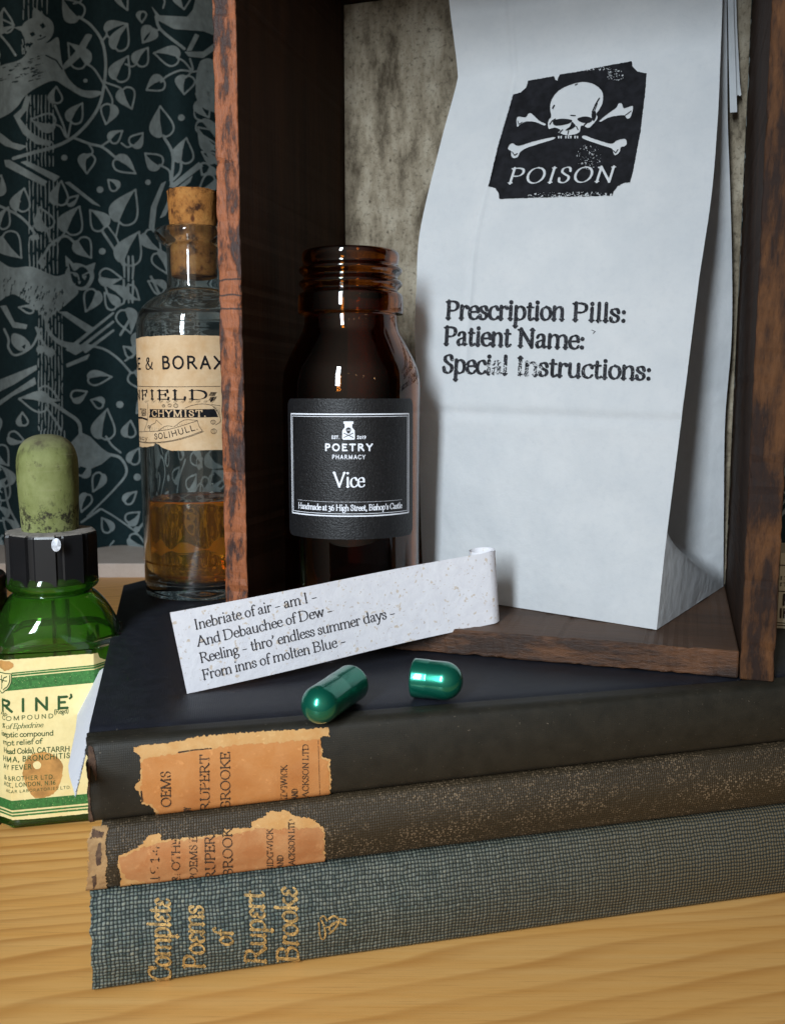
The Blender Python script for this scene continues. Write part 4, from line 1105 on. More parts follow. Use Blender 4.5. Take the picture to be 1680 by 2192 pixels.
PT = Thing('wooden_pot', 'dark brown turned wooden pot at the far left behind the green bottle', 'pot', at_z(-120., 1745., 0.) + np.array([0, 0, .004]))
def lathe(prof, seg=64, c=(0, 0, 0)):
    V = []; 
    for k in range(seg):
        a = 2 * math.pi * k / seg
        for r, z in prof: V.append((c[0] + r * math.cos(a), c[1] + r * math.sin(a), c[2] + z))
    return np.array(V), grid_faces(seg, len(prof), True)
V_, F_ = lathe(catmull([(.0, 0), (1.35, .0), (1.5, .1), (1.55, 1.5), (1.5, 4.2), (1.52, 5.2), (1.40, 5.3), (1.25, 5.2), (1.2, 1.0), (0, .6)], 5))
PT.part('turned_body', V_, F_, M_pot, local=True, smooth=True)
# ---------------------------------------------------------------- bottles
def zpx(py, Y):                       # height of a picture row on the upright plane at distance Y
    return float(at_y(FW / 2, py, Y)[2])

def shell(outer, inner):
    """closed lathe profile of a glass wall: outer going up, inner coming back down"""
    return outer + inner[::-1]

# amber screw-neck bottle in the crate
AY = 20.5
AX = (752 - 840) / F_PX * AY * .992 - .0
ac = np.array([AX, AY, FLOOR + .004])
AMB = Thing('amber_bottle', 'open brown glass screw neck bottle with black label standing in the crate', 'bottle', ac)
ka = AY / F_PX * .995
def arow(py): return zpx(py, AY) - ac[2]
out = [(.0, .10), (.6, .04), (1.20, .0), (1.42, .05), (1.50, .22)]
for py, r in [(1150, 145.5), (1000, 146.5), (850, 147), (812, 145), (790, 141), (772, 134), (755, 126), (737, 117), (722, 109), (708, 102), (694, 98.5), (682, 97.5), (676, 98), (674, 108), (670, 110.5), (650, 110.5), (634, 109.5), (629, 105), (626, 100), (622, 99), (617, 103), (611, 108), (605, 107.5), (599, 101), (594, 99), (589, 103), (583, 108), (577, 107.5), (571, 101), (566, 100), (555, 101.5), (546, 101.5), (541, 99), (539, 94)]:
    out.append((r * ka, arow(py)))
inn = [(.0, .30), (.7, .22), (1.18, .22), (1.34, .40)]
for py, r in [(1150, 131), (850, 132), (800, 127), (770, 116), (745, 103), (720, 90), (700, 84), (640, 83), (560, 83), (542, 86)]:
    inn.append((r * ka, arow(py)))
prof = catmull(out, 3).tolist() + catmull(inn, 3).tolist()[::-1]
V_, F_ = lathe(prof, 112)
AMB.part('glass_body', V_, F_, M_amber, local=True, smooth=True)
AR = 147 * ka
ax_face = math.atan2(-ac[1], -ac[0])           # angle from the bottle axis towards the viewer
def cyl(t, R, c, a0, off):
    """flat label coordinates (arc length to the right, height) -> bottle wall"""
    return lambda s, z: np.stack([c[0] + (R + off) * np.cos(a0 + s / R), c[1] + (R + off) * np.sin(a0 + s / R), c[2] + z], -1)
def rounded(x0, y0, x1, y1, r, n=6):
    P = []
    for cx, cy, a in ((x1 - r, y1 - r, 0), (x0 + r, y1 - r, 90), (x0 + r, y0 + r, 180), (x1 - r, y0 + r, 270)):
        for k in range(n + 1):
            b = math.radians(a + 90 * k / n); P.append((cx + r * math.cos(b), cy + r * math.sin(b)))
    return P
zT, zB = zpx(853, AY - AR) - ac[2], zpx(1155, AY - AR) - ac[2]
sL, sR = AR * math.asin(-129 / 146.), AR * math.asin(125 / 146.)
LH = zT - zB
ik = Ink(sL - .05, zB - .05, sR + .05, zT + .05, .012)
ik.poly(rounded(sL, zB, sR, zT, .16))
W_, F_, _ = ik.mesh(cyl(AMB, AR, ac, ax_face, .010)); ALAB = AMB.part('label', W_, F_, M_blabel, smooth=True)
ik = Ink(sL, zB, sR, zT, .0052)
pu = LH / 302.                                   # one photo pixel on the label
def ly(py): return zT - (py - 853) * pu
def lx(px): return (px - 748) * pu * 1.02
def asn(px): return AR * math.asin(max(-.99, min(.99, (px - 752) / 146.)))
xa, xb = asn(631), asn(867)
for (o_, w_) in ((0, .028), (.048, .011)):
    P = [(xa + o_, ly(886) - o_), (xb - o_, ly(886) - o_), (xb - o_, ly(1104) + o_), (xa + o_, ly(1104) + o_), (xa + o_, ly(886) - o_)]
    for a, b in zip(P[:-1], P[1:]):
        ik.stroke([np.array(a) + (np.array(b) - np.array(a)) * t for t in np.linspace(0, 1, 30)], w_)
W_, F_, _ = ik.mesh(cyl(AMB, AR, ac, ax_face, .016)); AMB.part('label_border', W_, F_, M_white, parent=ALAB)
ik = Ink(sL, zB, sR, zT, .0052)
mid = asn(746)
def line(s, py, w, cap, **k): text(ik, s, (mid - w * pu / 2, ly(py)), (mid + w * pu / 2, ly(py)), cap * pu, **k)
line("POETRY", 963, 103, 13.5, sans=True, weight=.26, track=.26)
line("PHARMACY", 981, 71, 8.5, sans=True, weight=.17, track=.22)
line("Vice", 1041, 68, 31, weight=.15, thin=.055)
text(ik, "EST.", (mid - 36 * pu, ly(938)), (mid - 19 * pu, ly(938)), 6.5 * pu, sans=True, weight=.22, track=.12)
text(ik, "2019", (mid + 18 * pu, ly(938)), (mid + 37 * pu, ly(938)), 6.5 * pu, sans=True, weight=.22, track=.12)
text(ik, "Handmade at 36 High Street, Bishop's Castle", (asn(644), ly(1104) + .115), (asn(853), ly(1104) + .115), 12.5 * pu, weight=.17, thin=.09, serif=.08)
for px in np.linspace(asn(644), asn(852), 92): ik.stroke([(px, ly(1104) + .115 + 18.5 * pu)], .013)
# pharmacy jar emblem
def jr(P): return [(mid + x * pu, ly(y)) for x, y in P]
ik.poly(jr([(-10.5, 901), (10.5, 901), (10.5, 906), (8, 906.5), (8, 914), (13, 920), (13.5, 937), (11.5, 940), (-11.5, 940), (-13.5, 937), (-13, 920), (-8, 914), (-8, 906.5), (-10.5, 906)]))
ik.poly(jr([(x * 5.6, 919 - y * 5.4) for x, y in _arc(0, 0, 1, 1, 0, 330, 12)]), '-'); ik.poly(jr([(-3, 921), (3, 921), (3, 926.5), (-3, 926.5)]), '-')
ik.stroke(jr([(-9.5, 926), (9.5, 935)]), 1.7 * pu, '-'); ik.stroke(jr([(-9.5, 935), (9.5, 926)]), 1.7 * pu, '-')
for x in (-2, 2): ik.stroke(jr([(x, 919.5)]), 2.4 * pu)
W_, F_, _ = ik.mesh(cyl(AMB, AR, ac, ax_face, .016)); AMB.part('label_lettering', W_, F_, M_white, parent=ALAB)

# a rolled paper inside it
ROLLP = Thing('rolled_paper', 'small rolled paper slip lying inside the brown bottle', 'paper roll', ac + np.array([.52, -.35, .42]))
ang = np.linspace(0, 2 * math.pi * 4.2, 150); rr_ = .08 + .30 * ang / ang[-1]
V_ = []
for q in (0, .75):
    V_ += [(r * math.cos(a) * 1.1, q - .3, r * math.sin(a) * .72) for a, r in zip(ang, rr_)]
n_ = len(ang); F_ = [(i, i + 1, n_ + i + 1, n_ + i) for i in range(n_ - 1)]
ROLLP.part('coil', V_, F_, M_strip, local=True, smooth=True)

# corked chemist's bottle standing on the books
CC = at_z(434., 1264., H1) ; CC[2] = H1 + .004
CY = float(CC[1])
CK = Thing('corked_bottle', 'clear corked chemist bottle with old tan label half full of amber liquid', 'bottle', CC)
kc = CY / F_PX * .995
def crow(py): return zpx(py, CY) - CC[2]
out = [(.0, .12), (.8, .05), (1.25, .0), (1.42, .04), (121 * kc, .2)]
for py, r in [(1150, 122), (900, 122.5), (730, 123), (700, 122), (682, 119), (668, 114), (655, 105), (645, 94), (636, 80), (629, 68), (622, 60), (612, 57), (570, 56), (535, 56.5), (527, 60), (521, 68), (514, 75), (506, 79), (499, 79), (493, 75), (490, 66), (489, 56)]:
    out.append((r * kc, crow(py)))
inn = [(.0, .42), (.8, .34), (1.15, .36), (1.30, .55)]
for py, r in [(1150, 110), (900, 110), (700, 109), (675, 102), (655, 88), (640, 68), (625, 54), (600, 49), (540, 49), (492, 51)]:
    inn.append((r * kc, crow(py)))
prof = catmull(out, 3).tolist() + catmull(inn, 3).tolist()[::-1]
V_, F_ = lathe(prof, 112)
CK.part('glass_body', V_, F_, M_clear, local=True, smooth=True)
rl = 109.2 * kc
V_, F_ = lathe([(0, .46), (.8, .38), (1.12, .40), (1.27, .58), (rl, .9)] + [(rl, z) for z in np.linspace(1.0, crow(1066), 6)] + [(rl - .02, crow(1063)), (rl - .10, crow(1064.5)), (rl - .3, crow(1065)), (0, crow(1065))], 96)
CK.part('liquid', V_, F_, M_liquid, local=True, smooth=True)
V_, F_ = lathe(catmull([(0, crow(592)), (40 * kc, crow(592)), (47.5 * kc, crow(588)), (48.4 * kc, crow(545)), (48.6 * kc, crow(494)), (48.5 * kc, crow(480)), (51 * kc, crow(424)), (51 * kc, crow(414)), (47 * kc, crow(410)), (0, crow(411))], 4), 72)
rj = np.random.RandomState(3); V_ = V_ + rj.normal(0, .006, V_.shape) * (V_[:, 2:3] > crow(480))
CK.part('cork', V_, F_, M_cork, local=True, smooth=True)
CRD = 122.6 * kc
c0 = math.atan2(-CC[1], -CC[0])
zT, zB = zpx(720, CY - CRD) - CC[2], zpx(962, CY - CRD) - CC[2]
def cax(py): return 434 - .030 * (1264 - py)     # picture column of the bottle's axis at that row
def cs(px, py): return CRD * math.asin(max(-.999, min(.999, (px - cax(py)) / 122.3)))
def cz(py): return zT - (py - 720) / (962 - 720.) * (zT - zB)
def cp(P): return [(cs(x, y), cz(y)) for x, y in P]
sl, sr = -CRD * 1.75, CRD * 1.5
ik = Ink(sl - .05, zB - .1, sr + .05, zT + .1, .018)
ik.poly([(sl, zT), (-1.2, zT + .02), (0, zT + .035), (sr, zT + .02), (sr, zB + .02), (.5, zB - .02), (cs(372, 965), cz(965)), (cs(352, 955), cz(958)), (cs(345, 950), cz(951)), (cs(338, 950), cz(950)), (cs(335, 957), cz(956)), (cs(322, 959), cz(959)), (sl, zB)], rough=.02, freq=5)
W_, F_, _ = ik.mesh(cyl(CK, CRD, CC, c0, .010)); CLAB = CK.part('label', W_, F_, M_oldlab, smooth=True)
def L5(P): P = np.asarray(P, float); return np.stack([(500 + P[..., 0] / 3.986) / 1.759, (1200 + P[..., 1] / 3.986) / 1.759], -1)   # tracing frame of the label
def l5(P): return cp(L5(P))
ik = Ink(sl, zB, sr, zT, .0065)
def ltext(s, A, B, cap, up=None, **k):
    a, b = l5([A, B]); h = cap / 3.986 / 1.759 / 242. * (zT - zB)
    text(ik, s, a, b, h, **k)
ltext("NE", (62, 740), (170, 740), 170, sans=True, weight=.17)
ltext("&", (240, 745), (350, 745), 175, weight=.17, thin=.08)
ltext("BORA", (470, 740), (1140, 738), 178, sans=True, weight=.175, track=.2)
ltext("X", (1170, 738), (1345, 738), 178, sans=True, weight=.18)
ik.stroke(l5([(60, 995), (300, 1010), (700, 1015), (1270, 1005)]), .012)
ltext("NFIELD", (85, 1205), (1110, 1205), 140, weight=.27, thin=.05, serif=.12, track=.16)
ik.stroke(l5([(1165, 1190), (1155, 1220), (1140, 1235)]), .03)
for k in range(58):                                # engraved shading behind the capitals
    x = 190 + k * 17
    if (k % 6) in (2, 3, 4): ik.stroke(l5([(x, 1262 if k % 2 else 1250), (x + 26, 1218)]), .006)
for k in range(22):
    x = 1112 + (k % 11) * 8; y = 1090 + (k // 11) * 70
    ik.stroke(l5([(x, y + 60), (x + 30, y)]), .006)
ik.poly(l5([(300, 1352), (700, 1356), (1190, 1348), (1215, 1390), (1245, 1472), (800, 1478), (288, 1482), (305, 1430)]))
a, b = l5([(330, 1465), (1080, 1462)]); text(ik, "CHYMIST.", a, b, .155, weight=.22, thin=.13, track=.14, op='-')
for x, y, r in ((497, 1300, 20), (580, 1293, 24), (665, 1298, 30), (1175, 1548, 32), (1185, 1688, 38), (290, 1625, 22)):
    ik.stroke(catmull(l5([(x + r * math.cos(t), y + r * math.sin(t)) for t in np.linspace(0, 6.28, 9)]), 3), .010)
    for q in (-.4, 0, .4): ik.stroke(l5([(x + q * r, y - r * .8), (x + q * r, y + r * .8)]), .006)
for P in ([(790, 1335), (880, 1295), (1010, 1272), (1140, 1290), (1220, 1360), (1265, 1460), (1275, 1540), (1210, 1590)], [(1150, 1280), (1270, 1300)], [(270, 1265), (275, 1400), (262, 1560), (215, 1700)], [(640, 1620), (780, 1515), (960, 1520)],
          [(960, 1525), (985, 1610), (1030, 1680)], [(420, 1690), (520, 1610), (620, 1610)], [(110, 1720), (250, 1700), (450, 1680), (660, 1630), (960, 1525)], [(110, 1860), (300, 1865), (560, 1835), (800, 1770), (1030, 1680)], [(115, 1872), (300, 1877), (560, 1848), (810, 1782), (1045, 1690)],
          [(300, 1690), (310, 1610), (380, 1560), (395, 1520), (470, 1590)]):
    ik.stroke(catmull(l5(P), 4), .011)
for k in range(9): ik.stroke(l5([(690 + k * 30, 1585 - k * 8), (690 + k * 30, 1610 - k * 12)]), .006)
for k in range(10): ik.stroke(l5([(320 + k * 26, 1640 - abs(k - 4) * 4), (322 + k * 26, 1680)]), .006)
for k in range(6): ik.stroke(l5([(1170 + k * 18, 1300 + k * 6), (1200 + k * 14, 1370 + k * 14)]), .006)
ik.poly(l5([(85, 1475), (125, 1480), (180, 1475), (265, 1500), (262, 1530), (190, 1505), (130, 1510), (85, 1500)]))
for k in range(12): ik.stroke(catmull(l5([(140 + rr.uniform(0, 90), 1350 + k * 10), (180, 1345 + k * 10), (250, 1352 + k * 9)]), 3), .007)
a, b = l5([(118, 1838), (310, 1830)]); text(ik, "macy.", a, b, .11, sans=True, weight=.13, track=.1)
for s_, A_, B_ in (("SOLI", (372, 1815), (600, 1775)), ("HULL.", (612, 1770), (972, 1655))):
    a, b = l5([A_, B_]); text(ik, s_, a, b, .135, sans=True, weight=.15, track=.14)
W_, F_, _ = ik.mesh(cyl(CK, CRD, CC, c0, .016)); CK.part('label_printing', W_, F_, M_blackink, parent=CLAB)

# green dropper bottle on the table
GA = .234
GW, GDp, GC = .98, .98, .46                       # half width, half depth, chamfer
gfc = at_z(124., 1759., 0.)                       # middle of the foot of the front face
gc = gfc + bn * GDp * .98; gc[2] = .004
GB = Thing('dropper_bottle', 'green glass dropper bottle with cream and green label and rubber bulb', 'bottle', gc, GA)
GYf = float(gfc[1])
def grow(py): return zpx(py, GYf + .9) 
def section(hw, hd, ch, rnd, n=48):
    """blend of a chamfered rectangle and a circle of radius hw"""
    P = []
    for k in range(n):
        a = 2 * math.pi * (k + .5) / n
        c, s = math.cos(a), math.sin(a)
        d = 1 / max(abs(c) / hw, abs(s) / hd, (abs(c) + abs(s)) / (hw + hd - ch))
        r = d * (1 - rnd) + hw * rnd
        P.append((r * c, r * s))
    return P
zs_l = float(at_plane(103., 1400., gfc, bn)[2])     # top of the label panel
z_n0, z_n1 = grow(1268), grow(1226)
dz = z_n0 - zs_l
rows = [(.93, .93, .44, 0, .0), (GW, GDp, GC, 0, .08), (GW, GDp, GC, 0, zs_l * .5), (GW, GDp, GC, 0, zs_l - .05), (1.0, 1.0, .47, .05, zs_l + .04),
        (1.20, 1.20, .50, .25, zs_l + .10)]
rows = [(1.30, 1.06, .44, 0, .0), (1.38, 1.12, .47, 0, .07), (1.40, 1.13, .52, 0, .4), (1.40, 1.13, .52, 0, zs_l), (1.40, 1.14, .52, .1, zs_l + .07 * dz), (1.36, 1.18, .52, .4, zs_l + .28 * dz), (1.26, 1.18, .5, .75, zs_l + .52 * dz), (1.11, 1.1, .5, .95, zs_l + .76 * dz), (.94, .94, .4, 1, z_n0 - .06 * dz), (.84, .84, .3, 1, z_n0 + .02), (.83, .8, .3, 1, z_n0 + .07), (.93, .9, .3, 1, z_n0 + .14), (.97, .9, .3, 1, (z_n0 + z_n1) / 2 + .03), (.92, .9, .3, 1, z_n1), (.80, .8, .3, 1, z_n1 + .06), (.72, .7, .3, 1, z_n1 + .10), (.72, .7, .3, 1, z_n1 + .9)]
GHW, GHD, GCH = 1.40, 1.13, .52
n_ = 72
R_ = np.array(rows); t_ = np.concatenate([[0], np.cumsum(np.abs(np.diff(R_[:, 4])) + .02)])
tt = []
for i in range(len(rows) - 1): tt += list(np.linspace(t_[i], t_[i + 1], 5)[:-1])
tt.append(t_[-1])
def smooth_rows():
    C = catmull(R_, 4); return C
C_ = smooth_rows()
ring = [[(x, y, z) for x, y in section(hw, hd, ch, min(1, max(0, rd)), n_)] for hw, hd, ch, rd, z in C_]
inner = []
for hw, hd, ch, rd, z in C_[::-1]:
    k = .115
    inner.append([(x, y, max(z, .16)) for x, y in section(max(.5, hw - k), max(.5, hd - k), ch, min(1, max(0, rd)), n_)])
rings = ring + inner
V_ = [p for R in rings for p in R]
F_ = []
for i in range(len(rings) - 1):
    for k in range(n_):
        a = i * n_ + k; b = i * n_ + (k + 1) % n_
        F_.append((a, b, b + n_, a + n_))
F_.append(tuple(range(n_))[::-1]); F_.append(tuple(range((len(rings) - 1) * n_, len(rings) * n_)))
gb_ = GB.part('glass_body', V_, F_, M_green, local=True, smooth=True)
V_, F_ = lathe([(.20, zs_l + .9), (.20, .9), (.13, .55), (.09, .35), (.06, .35), (.09, .56), (.155, .92), (.155, zs_l + .9)], 28)
GB.part('pipette', V_ + np.array([.12, .1, 0]), F_, M_clear, local=True, smooth=True)
# cap: a ridged bakelite collar
z_c0, z_c1 = grow(1242), grow(1136)
prof_n = 160; V_ = []
zr = [(z_c0, .93), (z_c0 + .03, .965), (z_c1 - .06, .965), (z_c1 - .015, .95), (z_c1 + .012, .90), (z_c1 + .03, .62), (z_c1 + .02, .3)]
cang0 = math.atan2(-gc[1], -gc[0]) - GA
for k in range(prof_n):
    a = 2 * math.pi * k / prof_n
    q = ((a - cang0 + .55) * 10 / (2 * math.pi)) % 1.0
    flat = math.cos(math.pi / 10) / math.cos((q - .5) * 2 * math.pi / 10)
    g = .955 if q < .28 else flat + .015
    for z, r in zr: V_.append(((r * g if r > .7 else r) * math.cos(a), (r * g if r > .7 else r) * math.sin(a), z - gc[2]))
cap_o = GB.part('screw_collar', V_, grid_faces(prof_n, len(zr), True), M_bake, local=True)
V_, F_ = lathe([(0, 0), (.6, .3), (.8, .7), (.9, 1)][:0] or [(.02, .0), (.05, .01), (.06, .012)], 6)
# small chip in the collar
P0 = at_y(120., 1168., gc[1] - .98)
V_ = []
for k in range(14):
    a = 2 * math.pi * k / 14; d = at_y(120. + 10.5 * math.cos(a), 1166. + 14.5 * math.sin(a), gc[1] - 1.02); V_.append(d)
V_.append(at_y(120., 1168., gc[1] - 1.05))
GB.part('chip', V_, [(k, (k + 1) % 14, 14) for k in range(14)], M_chip, parent=cap_o)
# rubber bulb
kb = (gc[1] + .0) / F_PX
zb_ = lambda py: zpx(py, gc[1]) - gc[2]
V_, F_ = lathe(catmull([(57 * kb, zb_(1139) - .05), (58.5 * kb, zb_(1125)), (61 * kb, zb_(1080)), (62.5 * kb, zb_(1020)), (63 * kb, zb_(992)), (61 * kb, zb_(974)), (55 * kb, zb_(956)), (44 * kb, zb_(942)), (28 * kb, zb_(933)), (12 * kb, zb_(929.5)), (0, zb_(929))], 5), 64)
for i, v in enumerate(V_):
    V_[i] += np.array([v[0], v[1], 0]) * .012 * mnoise.noise(Vector(v) * 1.7)
GB.part('rubber_bulb', V_, F_, M_rubber, local=True, smooth=True)
# label wrapped on the front panel and the chamfers
def around(s):
    """distance to the right of the middle of the front face -> point and normal on the chamfered outline"""
    s = np.asarray(s, float); a = np.abs(s); sg = np.sign(s)
    f = GHW - GCH; ch = GCH * math.sqrt(2)
    x = np.where(a < f, a, np.where(a < f + ch, f + (a - f) / math.sqrt(2), GHW)); y = np.where(a < f, -GHD, np.where(a < f + ch, -GHD + (a - f) / math.sqrt(2), -GHD + GCH + (a - f - ch)))
    nx = np.where(a < f, 0, np.where(a < f + ch, .7071, 1.0)); ny = np.where(a < f, -1.0, np.where(a < f + ch, -.7071, 0))
    return sg * x, y, sg * nx, ny
def glabel(off):
    def fn(x, y):
        P = at_plane(x, y, gc - bn * GHD, bn); L = GB.to_local(P)
        px, py_, nx, ny = around(L[..., 0])
        Q = np.stack([px + nx * off, py_ + ny * off, L[..., 2]], -1)
        c, s = math.cos(GA), math.sin(GA)
        return np.stack([Q[..., 0] * c - Q[..., 1] * s, Q[..., 0] * s + Q[..., 1] * c, Q[..., 2]], -1) + gc
    return fn
def g5(P): P = np.asarray(P, float); return np.stack([P[..., 0] / 4.284, 1307.6 + P[..., 1] / 4.284], -1)
ik = Ink(-50, 1380, 260, 1770, 1.2)
ik.poly(g5([(-180, 470), (0, 450), (300, 430), (700, 400), (905, 388), (925, 440), (1000, 470), (1000, 1830), (700, 1868), (300, 1905), (95, 1918), (-180, 1950)]), rough=1.0, freq=.2)
W_, F_, _ = ik.mesh(glabel(.012)); GLAB = GB.part('label', W_, F_, M_glabel, smooth=False)
ik = Ink(-50, 1380, 260, 1770, .8)
def band(xy0, xy1, h0, h1): ik.poly(g5([(xy0[0], xy0[1] + h0), (xy1[0], xy1[1] + h0), (xy1[0], xy1[1] + h1), (xy0[0], xy0[1] + h1)]))
for group in (((572, 584), (590, 606), (616, 736)), ((1748, 1836), (1852, 1868), (1880, 1896))):
    ik.F[:] = -1e3
    for h0, h1 in group: band((-180, 18), (1000, -92), h0, h1)
    if group[0][0] < 600: ik.poly(g5([(-60, 560), (106, 560), (106, 640), (85, 700), (40, 740), (0, 765), (-60, 740)]), '-')
    ik.wear(3, .5, .80, seed=4)
    W_, F_, _ = ik.mesh(glabel(.018)); GB.part('label_band', W_, F_, M_ginkA, parent=GLAB)
ik = Ink(-50, 1380, 260, 1770, .42)
def gt(s, A, B, cap, **k): a, b = g5([A, B]); text(ik, s, a, b, cap / 4.284, up=(0, -1), **k)
sk = dict(sans=True)
gt("RINE", (-15, 930), (628, 888), 108, weight=.22, track=.42, **sk)
ik.stroke(g5([(650, 765), (655, 785), (640, 800)]), 4.5)
gt("(Regd)", (495, 945), (628, 932), 40, weight=.14, **sk)
gt("AND", (-25, 965), (68, 962), 24, weight=.18, track=.2, **sk); gt("COMPOUND", (-5, 1008), (490, 978), 38, weight=.15, track=.28, **sk)
gt("% of Ephedrine", (-12, 1085), (392, 1062), 46, weight=.12, thin=.06, slant=.25, serif=.05)
gt("iseptic compound", (-22, 1160), (492, 1138), 46, weight=.15, **sk); gt("mpt relief of", (-2, 1236), (384, 1212), 46, weight=.15, **sk)
gt("Head Colds), CATARRH", (8, 1312), (640, 1284), 46, weight=.15, **sk); gt("HMA, BRONCHITIS", (-5, 1392), (640, 1344), 46, weight=.16, track=.12, **sk)
gt("AY FEVER", (0, 1462), (290, 1446), 42, weight=.16, track=.1, **sk)
gt("& BROTHER LTD.", (5, 1562), (500, 1536), 38, weight=.15, track=.12, **sk); gt("ACE, LONDON, N.16", (0, 1622), (508, 1588), 36, weight=.15, track=.12, **sk); gt("AGAR LABORATORIES LTD.", (30, 1676), (652, 1626), 26, weight=.13, track=.16, **sk)
for P in ([(104, 575), (104, 640), (80, 700), (30, 745), (0, 762), (-30, 745)], [(88, 590), (88, 640), (66, 690), (20, 730)], [(0, 600), (0, 720)], [(-30, 640), (60, 640)], [(104, 575), (40, 570), (-40, 575)], [(10, 660), (30, 620), (60, 600)]):
    ik.stroke(catmull(g5(P), 4), 2.0)
W_, F_, _ = ik.mesh(glabel(.018)); GB.part('label_lettering', W_, F_, M_ginkB, parent=GLAB)
ik = Ink(-50, 1380, 260, 1770, .8)
ik.poly(catmull(g5([(205, 1480), (240, 1360), (330, 1300), (450, 1300), (560, 1380), (575, 1460), (540, 1600), (470, 1690), (330, 1715), (270, 1660), (225, 1560)]), 4, True), rough=2, freq=.2)
ik.poly(catmull(g5([(300, 1400), (340, 1375), (375, 1400), (365, 1440), (320, 1445)]), 4, True), '-')
W_, F_, _ = ik.mesh(glabel(.015)); GB.part('label_stain', W_, F_, M_stain, parent=GLAB, smooth=True)
ik.F[:] = -1e3
ik.poly(catmull(g5([(-40, 470), (40, 455), (110, 470), (120, 510), (60, 545), (-20, 530)]), 4, True), rough=2, freq=.2)
W_, F_, _ = ik.mesh(glabel(.015)); GB.part('label_stain', W_, F_, M_stain, parent=GLAB, smooth=True)

# ---------------------------------------------------------------- white paper slip hanging out of the top book
SLP = B1.org + np.array([0, 0, B1.zt(0) - .26 - B1.org[2]]) - bu * .03
sd = -bu * math.cos(math.radians(62)) - np.array([0, 0, 1]) * math.sin(math.radians(62))
sn = np.cross(bn, sd); sn /= np.linalg.norm(sn)
SL = Thing('paper_slip', 'curled white paper slip sticking out of the left edge of the top book', 'paper slip', SLP)
ik = Ink(140, 1420, 240, 1715, 1.5)
ik.poly([(226, 1428), (212, 1437), (193, 1455), (173, 1470), (170, 1490), (163, 1560), (154, 1605), (147, 1640), (149, 1660), (155, 1680), (162, 1704), (166, 1690), (182, 1640), (200, 1600), (226, 1500), (240, 1440)])
def slipfn(x, y):
    P = at_plane(x, y, SLP, sn); d = (P - SLP) @ sd
    return P + sd[None] * np.maximum(0, .0 - d)[:, None]
W_, F_, _ = ik.mesh(slipfn); SL.part('sheet', W_, F_, M_slip, smooth=True, solid=.012)

# ---------------------------------------------------------------- white pharmacy bag in the crate
# edges of the front panel: picture column of left and right fold at chosen picture rows, with their distances
EL = [(1240, 905, 21.6), (1100, 900, 21.75), (900, 896, 22.0), (723, 888, 22.25), (610, 892, 22.45), (490, 900, 22.65), (300, 945, 22.95), (190, 975, 23.15), (150, 980, 23.2), (0, 962, 23.4), (-120, 955, 23.5)]
ER = [(1349, 1405, None), (1171, 1424, 18.55), (920, 1456, 19.1), (625, 1493, 19.75), (568, 1501, 19.9), (412, 1524, 20.3), (250, 1537, 20.75), (138, 1542, 21.1), (60, 1545, 21.35), (0, 1547, 21.5), (-120, 1550, 21.8)]
EB = [(1256, 1548, None), (1100, 1549, 22.0), (900, 1552, 22.0), (725, 1566, 22.0), (560, 1567, 22.0), (400, 1563, 21.95), (250, 1558, 21.9), (100, 1557, 21.9), (0, 1556, 21.95), (-120, 1556, 22.05)]
fl_ = FLOOR + .006
FRp = at_z(1405., 1349., fl_); BRp = at_z(1548., 1256., fl_); FLp = at_z(905., 1240., fl_)
ER[0] = (1349, 1405, float(FRp[1])); EB[0] = (1256, 1548, float(BRp[1])); EL[0] = (1240, 905, 21.62)
FLp = at_y(905., 1246., 21.62); FLp[2] = fl_
def edge3(E, n=44):
    P = np.array([at_y(float(x), float(y), Y) for y, x, Y in E])
    C = catmull(P, 8)
    d = np.concatenate([[0], np.cumsum(np.linalg.norm(np.diff(C, axis=0), axis=1))]); d /= d[-1]
    t = np.linspace(0, 1, n)
    return np.stack([np.interp(t, d, C[:, k]) for k in range(3)], -1)
NR, NC = 64, 40
PLft, PRgt, PBk = edge3(EL, NR), edge3(ER, NR), edge3(EB, NR)
PLft[0] = FLp; PLft[:, 2] = np.maximum(PLft[:, 2], fl_)
BG = Thing('paper_bag', 'tall white paper pharmacy bag stamped with black skull standing in the crate', 'paper bag', (FLp + FRp + BRp) / 3 * np.array([1, 1, 0]) + np.array([0, 0, fl_]))
